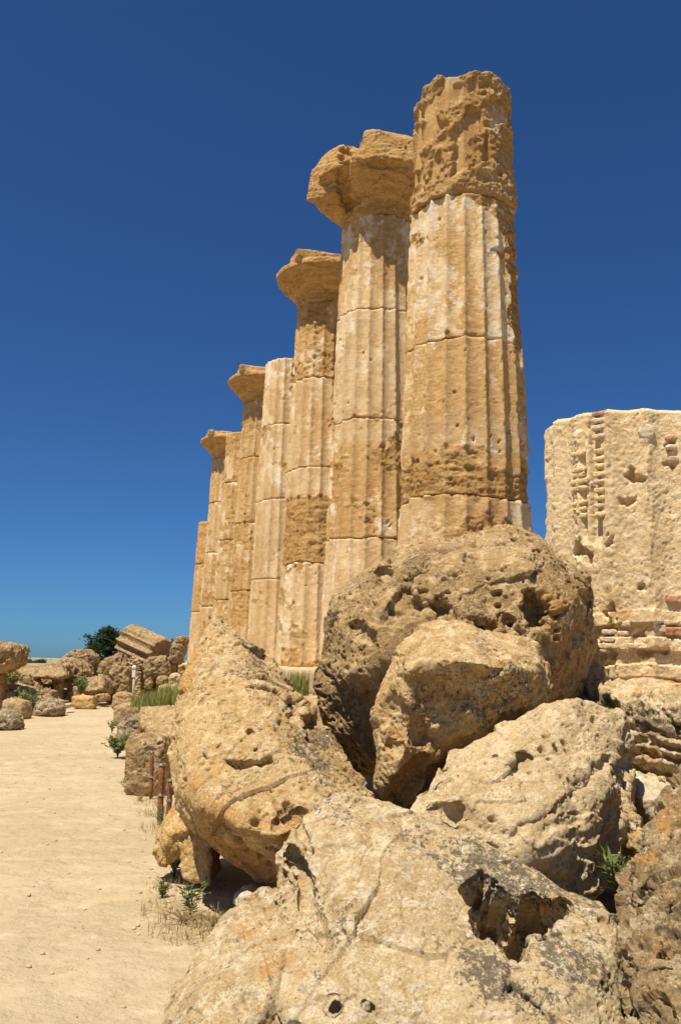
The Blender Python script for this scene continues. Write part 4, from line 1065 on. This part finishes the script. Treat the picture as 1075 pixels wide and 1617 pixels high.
def fallen_drum():
    a = P(203, 1012, 38.6); b = P(255, 1036, 37.2)
    a, b = Vector(a), Vector(b)
    axis = (b - a).normalized(); L = (b - a).length
    u = axis.cross(Vector((0, 0, 1))).normalized(); w2 = axis.cross(u)
    na, nl = 220, 70
    T, Z = [x.ravel() for x in np.meshgrid(np.linspace(0, 2 * math.pi, na, endpoint=False), np.linspace(0, L, nl))]
    rad = .78
    f = (T / (2 * math.pi) * 12 + .2) % 1
    nz = np.cos(T) * u.z + np.sin(T) * w2.z; ny = np.cos(T) * u.y + np.sin(T) * w2.y
    wr = sstep(.25, .5, nz * .9 + ny * .45)                       # worn rough on its upper side
    p = np.stack([rad * np.cos(T), rad * np.sin(T), Z], 1)
    rr = rad - .16 * (1 - (2 * f - 1) ** 2) * (1 - wr) - wr * (.03 + .05 * fbm(p * 4, 4, 501, .6)) - .02 * fbm(p * 8, 3, 505)
    ed = np.minimum(Z, L - Z)
    rr -= .06 * (1 - sstep(0, .12, ed + .06 * fbm(p * 3, 2, 507)))
    A, U, W2 = np.array(axis), np.array(u), np.array(w2)
    v = np.array(a) + np.outer(Z, A) + (rr * np.cos(T))[:, None] * U + (rr * np.sin(T))[:, None] * W2
    idx = np.arange(na * nl).reshape(nl, na); nxt = np.roll(idx, -1, 1)
    fs = [np.stack([idx[:-1].ravel(), nxt[:-1].ravel(), nxt[1:].ravel(), idx[1:].ravel()], 1)]
    vs = [v]; base = len(v)
    for ring, flip in ((idx[-1], 0), (idx[0], 1)):
        prev = ring; c0 = v[ring].mean(0)
        for k in (.8, .4, .05):
            pr = c0 + (v[ring] - c0) * k + np.outer(.05 * fbm(v[ring] * 2 * k, 3, 511), A)
            vs.append(pr); cur = np.arange(base, base + na); base += na
            q = np.stack([prev, np.roll(prev, -1), np.roll(cur, -1), cur], 1)
            fs.append(q[:, ::-1] if flip else q); prev = cur
    me = mesh_np('drum', np.concatenate(vs), np.concatenate(fs))
    bm = bmesh.new(); bm.from_mesh(me); bmesh.ops.recalc_face_normals(bm, faces=bm.faces); bm.to_mesh(me); bm.free()
    for nm in ('lichen', 'fresh', 'crust'): attr(me, nm, np.zeros(len(me.vertices)))
    tag(link('fallen_drum', me, M['far_rock'], None, v.mean(0)), 'fallen fluted column drum tilted on a pier and loose blocks', 'column drum')
fallen_drum()
rod('short reddish post under the biggest propping block', 246, 1067, 1100, 0, .07, False)

# camera post
b = G(209.5, 1112); D = b[1]
root = empty('camera_post', b); tag(root, 'thin grey metal post with a white camera head before the rubble', 'camera post')
top = P(212, 1070, D)
bm = bmesh.new(); tube(bm, [b - np.array([0, 0, .1]), top], .045, 12); bm_obj('pole', bm, M['grey_metal'], root)
bt = P(212, 1058, D)
bm = bmesh.new(); bmesh.ops.create_cube(bm, size=1, matrix=Matrix.Translation(Vector((top + bt) / 2)) @ Matrix.Diagonal((.13, .12, abs(bt[2] - top[2]), 1)))
bmesh.ops.bevel(bm, geom=list(bm.edges), offset=.015, segments=2, affect='EDGES'); bm_obj('control_box', bm, M['white_plastic'], root, smooth=False)
bm = bmesh.new(); bmesh.ops.create_uvsphere(bm, u_segments=20, v_segments=12, radius=.085, matrix=Matrix.Translation(Vector(bt) + Vector((0, 0, .09)))); bm_obj('camera_head', bm, M['white_plastic'], root)

# ---------------------------------------------------------------- plants
def blades(n, center, spread, h, wd, seed, lean=.35, curve=.4):
    """a tuft of tapering blades: vertices and quads"""
    rg = np.random.default_rng(seed)
    V, Fq = [], []
    for i in range(n):
        a = rg.uniform(0, 2 * math.pi); rr = math.sqrt(rg.uniform()) 
        bx, by = center[0] + spread[0] * rr * math.cos(a), center[1] + spread[1] * rr * math.sin(a)
        bz = center[2]
        hh = h * rg.uniform(.55, 1.1); la = rg.uniform(0, 2 * math.pi); ln = rg.uniform(0, lean) * hh
        s = np.array([math.cos(la + 1.57), math.sin(la + 1.57), 0]) * wd * rg.uniform(.6, 1.2)
        o = len(V)
        for k in range(5):
            t = k / 4
            c = np.array([bx + math.cos(la) * ln * t ** (1 + curve * 2), by + math.sin(la) * ln * t ** (1 + curve * 2), bz + hh * t])
            ww = (1 - t) ** .7
            V += [c - s * ww, c + s * ww]
        for k in range(4): Fq.append((o + 2 * k, o + 2 * k + 1, o + 2 * k + 3, o + 2 * k + 2))
    return np.array(V), np.array(Fq)

def leaf_cloud(pts, size, seed, aspect=.5):
    """small lance-shaped leaves at the given points"""
    rg = np.random.default_rng(seed)
    V, Fq = [], []
    for p in pts:
        d = rg.normal(size=3); d[2] = abs(d[2]) * .8; d /= np.linalg.norm(d)
        s = np.cross(d, rg.normal(size=3)); s /= np.linalg.norm(s)
        L = size * rg.uniform(.6, 1.3); o = len(V)
        V += [p, p + d * L * .45 + s * L * aspect * .5, p + d * L, p + d * L * .45 - s * L * aspect * .5]
        Fq.append((o, o + 1, o + 2, o + 3))
    return np.array(V), np.array(Fq)

def plant(name, label, base, h, spread, nstem, leaf, mat, seed, cat='plant', group=None, per=10, aspect=.4, updir=.6, stem_r=.004):
    rg = np.random.default_rng(seed)
    root = empty(name, base); tag(root, label, cat, group)
    bm = bmesh.new(); pts = []
    for i in range(nstem):
        a = rg.uniform(0, 6.283); ln = spread * rg.uniform(.2, 1.0); hh = h * rg.uniform(.55, 1.05)
        path = []
        for t in np.linspace(0, 1, 7):
            path.append(np.array(base) + np.array([math.cos(a) * ln * t ** 1.3, math.sin(a) * ln * t ** 1.3, hh * t ** updir * 1.0 - .02 * (t == 0)]) + rg.normal(size=3) * .006 * t)
        tube(bm, path, [stem_r * (1 - .7 * t) for t in np.linspace(0, 1, 7)], 5)
        for k in range(per):
            t = rg.uniform(.15, 1.0) * 5.99; i0 = int(t)
            pts.append(path[i0] + (path[i0 + 1] - path[i0]) * (t - i0) + rg.normal(size=3) * leaf * .15)
    bm_obj('stem', bm, M['leaf_green'] if mat != 'dry' else M['dry'], root)
    V, Fq = leaf_cloud(pts, leaf, seed + 1, aspect)
    link('foliage', mesh_np('foliage', V, Fq, False), M[mat], root)
    return root
plant('bush', 'small leafy green bush at the path edge before the large squared block', G(186, 1197), .36, .30, 34, .055, 'leaf_bush', 11, 'bush', per=26, aspect=.55)
plant('weed', 'largest green weed at the foot of the orange boulder', G(275, 1392), .32, .16, 16, .045, 'leaf_green', 21, per=18, aspect=.28)
plant('weed', 'upright green weed on the dirt nearest the foreground boulder', G(300, 1455), .24, .08, 7, .06, 'leaf_green', 25, per=16, aspect=.2)
plant('weed', 'small yellowing weed left of the upright weed', G(256, 1422), .14, .09, 12, .035, 'leaf_bush', 27, per=9, aspect=.3)
plant('weed', 'green tuft beside the foot of the large squared block', G(200, 1252), .16, .12, 14, .04, 'leaf_bush', 29, per=10, aspect=.3)
plant('weed', 'weeds growing around the base of the rusty rods', G(256, 1312), .26, .12, 14, .03, 'leaf_bush', 31, per=10, aspect=.25)
plant('weed', 'narrow leaved weed sprouting in the dark right hand crevice', P(972, 1418, 5.05), .24, .10, 7, .085, 'leaf_bush', 33, per=12, aspect=.22)
plant('weed', 'green weeds at the left side of the whitish knobbly boulder', G(48, 1129), .75, .5, 26, .12, 'leaf_bush', 35, per=16, aspect=.4, stem_r=.008)
plant('weed', 'leafy weed on top of the sloping rubble right of the pointed boulder', P(129, 1097, 30.6), .55, .35, 20, .12, 'leaf_bush', 37, per=14, aspect=.45, stem_r=.008)
plant('weed', 'small green plant among the shaded rubble at the left', P(20, 1085, 29.9), .5, .4, 20, .12, 'leaf_bush', 39, per=14, aspect=.45, stem_r=.008)
plant('dry_weed', 'dry straw coloured tangle on the dirt beside the upright weed', G(288, 1462), .13, .22, 40, .03, 'dry', 41, 'dry plant', per=4, aspect=.15, stem_r=.002)
plant('dry_weed', 'thin dry stalks behind the largest green weed', G(292, 1388), .34, .14, 14, .02, 'dry', 43, 'dry plant', per=4, aspect=.2, stem_r=.0025)

plant('dry_weed', 'dry stalks at the foot of the large squared block on its path side', G(222, 1268), .15, .14, 26, .02, 'dry', 45, 'dry plant', per=4, aspect=.15, stem_r=.002)
plant('dry_weed', 'low dry weed before the mouth of the hollow under the leaning boulder', G(338, 1466), .12, .2, 34, .025, 'dry', 47, 'dry plant', per=4, aspect=.15, stem_r=.002)
plant('weed', 'sparse green weed by the low block third in line', G(177, 1158), .28, .2, 16, .05, 'leaf_bush', 49, per=10, aspect=.4)

def grass_tuft(name, label, specs, mat, kind='stuff'):
    vs, fs, o = [], [], 0
    for i, sp in enumerate(specs):
        V, Fq = blades(*sp); vs.append(V); fs.append(Fq + o); o += len(V)
    c = vs[0].mean(0)
    return tag(link(name, mesh_np(name, np.concatenate(vs), np.concatenate(fs), False), M[mat], None, (c[0], c[1], vs[0][:, 2].min())), label, 'grass', None, kind)
def gp(px, py, D): return tuple(P(px, py, D))
grass_tuft('grass', 'tall bright green grass bank below the fallen fluted drum', [(260, gp(232, 1114, 21), (.28, 1.2), .30, .012, 3), (420, gp(250, 1119, 20.5), (.38, 1.2), .46, .012, 4), (330, gp(267, 1124, 19.5), (.18, .9), .66, .012, 5)], 'grass')
grass_tuft('grass', 'green tuft between the leaning boulder and the column bases', [(260, gp(470, 1098, 10.6), (.14, .3), .30, .007, 13), (120, gp(455, 1095, 11), (.1, .2), .2, .007, 14)], 'grass')
grass_tuft('dry_grass', 'dry grass scattered along the right side of the path', [(90, tuple(G(*q)), (.18, .25), .10, .003, 50 + i, 1.2) for i, q in enumerate([(280, 1470), (310, 1480), (340, 1475), (262, 1440), (245, 1285), (235, 1270), (270, 1405), (355, 1462), (250, 1310)])], 'dry')
grass_tuft('grass', 'small green weeds along the foot of the platform at the right', [(60, gp(x, y, 7.0), (.10, .12), .10, .005, 70 + i, .8) for i, (x, y) in enumerate([(1010, 1220), (1040, 1222), (1060, 1230), (1075, 1232)])], 'grass')

# pebbles on the path
def pebbles():
    rg = np.random.default_rng(8)
    bm = bmesh.new()
    for i in range(1100):
        if i < 800:
            y = 3.6 + 14 * rg.uniform() ** 1.7; x = rg.uniform(-3.6 - .1 * y, -.2 - .26 * (y - 6) if y > 6 else -.5)
        else:                                # denser by the boulders' feet
            q = G(rg.uniform(215, 360), rg.uniform(1300, 1480)); x, y = q[0], q[1]
        r = .003 + .014 * rg.uniform() ** 5
        z = float(ground_z(x, y)[0])
        m = Matrix.Translation((x, y, z + r * .25)) @ Matrix.Rotation(rg.uniform(0, 6.28), 4, 'Z') @ Matrix.Diagonal((r * rg.uniform(.8, 1.5), r, r * rg.uniform(.5, .8), 1))
        bmesh.ops.create_icosphere(bm, subdivisions=1, radius=1, matrix=m)
    tag(bm_obj('pebbles', bm, M['block_plain'], None, Vector((-1.5, 8, 0)), True), 'loose pebbles scattered over the dusty path', 'pebbles', None, 'stuff')
M['block_plain'] = simple('pebble_stone', (.40, .27, .14), (.58, .44, .27), 3, .95, .3, .004)
pebbles()

# ---------------------------------------------------------------- trees and the far country
def conifer(label, base, h, r, seed, leaf=.5, n=5000, mat='leaf_dark', group=None, name='conifer_tree', cat='tree'):
    rg = np.random.default_rng(seed)
    base = np.array(base, float)
    root = empty(name, base); tag(root, label, cat, group)
    bm = bmesh.new(); tube(bm, [base, base + np.array([0, 0, h * .5]), base + np.array([.1, 0, h * .95])], [h * .035, h * .025, h * .005], 8)
    pts = []
    for i in range(46):
        z = h * (.16 + .80 * (i / 45)); a = i * 2.4 + rg.uniform(-.3, .3)
        t = (z / h - .1) / .9
        L = r * (math.sin(math.pi * min(1, .30 + .68 * t)) ** .7) * rg.uniform(.55, 1.25)
        st = base + np.array([0, 0, z]); en = st + np.array([math.cos(a) * L, math.sin(a) * L, L * .18 * rg.uniform(-.3, 1.6)])
        tube(bm, [st, (st + en) / 2 + np.array([0, 0, -.03 * h]), en], [h * .010, h * .006, h * .002], 5)
        for k in range(n // 46):
            u = rg.uniform(.2, 1.05)
            pts.append(st + (en - st) * u + rg.normal(size=3) * np.array([1, 1, .5]) * r * .10)
    bm_obj('trunk', bm, M['bark'], root)
    V, Fq = leaf_cloud(pts, leaf, seed + 1, .35)
    link('crown', mesh_np('crown', V, Fq, False), M[mat], root)
tb = P(166, 1075, 60); tb[2] = 0
conifer('dark green conifer rising behind the rubble heap', tb, P(163, 992, 60)[2], 1.55, 61, .26, 6500)
tb = P(272, 1075, 62); tb[2] = 0
conifer('small dark tree top peeping between the drum and the last column', tb, P(270, 1012, 62)[2], .8, 63, .3, 1600)

hv, hf = [], []
hx = np.linspace(-2600, 900, 160); hy = np.linspace(1300, 3600, 40)
HX, HY = np.meshgrid(hx, hy)
pp = np.stack([HX.ravel() / 420, HY.ravel() / 420, np.zeros(HX.size)], 1)
hz = (sstep(1300, 2300, HY.ravel()) * (1 - .5 * sstep(2600, 3600, HY.ravel()))) * (3.5 + 4 * fbm(pp, 4, 601)) - 1
ii = np.arange(HX.size).reshape(HX.shape)
tag(link('hills', mesh_np('hills', np.stack([HX.ravel(), HY.ravel(), hz], 1), np.stack([ii[:-1, :-1].ravel(), ii[:-1, 1:].ravel(), ii[1:, 1:].ravel(), ii[1:, :-1].ravel()], 1)), M['far_hill']), kind='structure')

def far_tree(label, px, py0, D, wd, hgt, seed):
    b = P(px, py0, D); rg = np.random.default_rng(seed)
    root = empty('tree', b); tag(root, label, 'tree', 'far trees on the skyline')
    bm = bmesh.new(); tube(bm, [b - np.array([0, 0, 3]), b + np.array([0, 0, hgt * .6])], [wd * .06, wd * .03], 6); bm_obj('trunk', bm, M['bark'], root)
    pts = []
    for k in range(14):
        c = b + np.array([rg.uniform(-.35, .35) * wd, rg.uniform(-.35, .35) * wd, hgt * rg.uniform(.15, .8)])
        for q in range(60): pts.append(c + rg.normal(size=3) * wd * .14)
    V, Fq = leaf_cloud(pts, wd * .16, seed, .6)
    link('crown', mesh_np('crown', V, Fq, False), M['far_leaf'], root)
far_tree('pointed far tree, tallest of the distant skyline trees', 40, 1051, 300, 2.6, 2.7, 701)
far_tree('broad far tree left of the distant white house', 64, 1050, 320, 3.4, 1.7, 702)
far_tree('low far tree between the pointed and the broad one', 52, 1051, 320, 3.4, 1.2, 703)
far_tree('low far tree at the left end of the skyline clump', 32, 1051, 310, 2.6, 1.0, 704)

def far_house(label, px, pyb, D, wpx, hpx, roof, seed):
    b = P(px, pyb, D); sc = D / F; wd, hh = wpx * sc, hpx * sc
    root = empty('house', b); tag(root, label, 'house', 'houses of the far town')
    def bx(c, s):
        bm = bmesh.new(); bmesh.ops.create_cube(bm, size=1, matrix=Matrix.Translation(c) @ Matrix.Diagonal((*s, 1))); return bm
    bm_obj('wall', bx(Vector(b) + Vector((0, 0, hh * .5 - 1)), (wd, wd * .8, hh + 2)), M['far_wall'], root, smooth=False)
    bm = bmesh.new(); z = b[2] + hh - .001
    vs = [bm.verts.new((b[0] + sx * wd * .54, b[1] + sy * wd * .44, z)) for sx, sy in ((-1, -1), (1, -1), (1, 1), (-1, 1))]
    r0 = bm.verts.new((b[0] - wd * .3, b[1], z + hh * .3)); r1 = bm.verts.new((b[0] + wd * .3, b[1], z + hh * .3))
    for fc in ((vs[0], vs[1], r1, r0), (vs[1], vs[2], r1), (vs[2], vs[3], r0, r1), (vs[3], vs[0], r0), (vs[3], vs[2], vs[1], vs[0])): bm.faces.new(fc)
    bm_obj('roof', bm, M['far_roof' if roof else 'far_wall'], root, smooth=False)
far_house('far white house beside the broad skyline tree', 70.5, 1055, 420, 3.6, 4, False, 1)
far_house('long far building under the two masts', 84, 1046, 900, 5, 2.2, True, 2)
far_house('far white roofed shed touching the round drum', 90, 1047, 700, 7, 2.5, False, 3)
far_house('far pale house above the low skyline trees', 50, 1046, 1300, 5, 2.4, True, 4)
far_house('far house nearest the mushroom shaped boulder', 27, 1047, 900, 5, 2.2, True, 5)
M['mast_white'] = simple('white_mast', (.55, .55, .56), (.7, .7, .7), 1, .7, 0, .01)
M['mast_red'] = simple('reddish_mast', (.45, .22, .20), (.55, .30, .27), 1, .7, 0, .01)
for px, m, lab in ((74, 'mast_white', 'white mast on the far skyline'), (81, 'mast_red', 'reddish mast on the far skyline')):
    b = P(px, 1047, 1100); t = P(px, 1040, 1100); bm = bmesh.new()
    tube(bm, [b - np.array([0, 0, 8]), (b + t) / 2, t], [.55, .45, .3], 10)
    for k in (.35, .7, .93):
        c = b + (t - b) * k; tube(bm, [c - np.array([0, 0, .12]), c + np.array([0, 0, .12])], .8, 10)
    tag(bm_obj('mast', bm, M[m], None, Vector(b)), lab, 'mast', 'masts on the far skyline')
print('verts', sum(len(o.data.vertices) for o in COL.objects if o.type == 'MESH'))
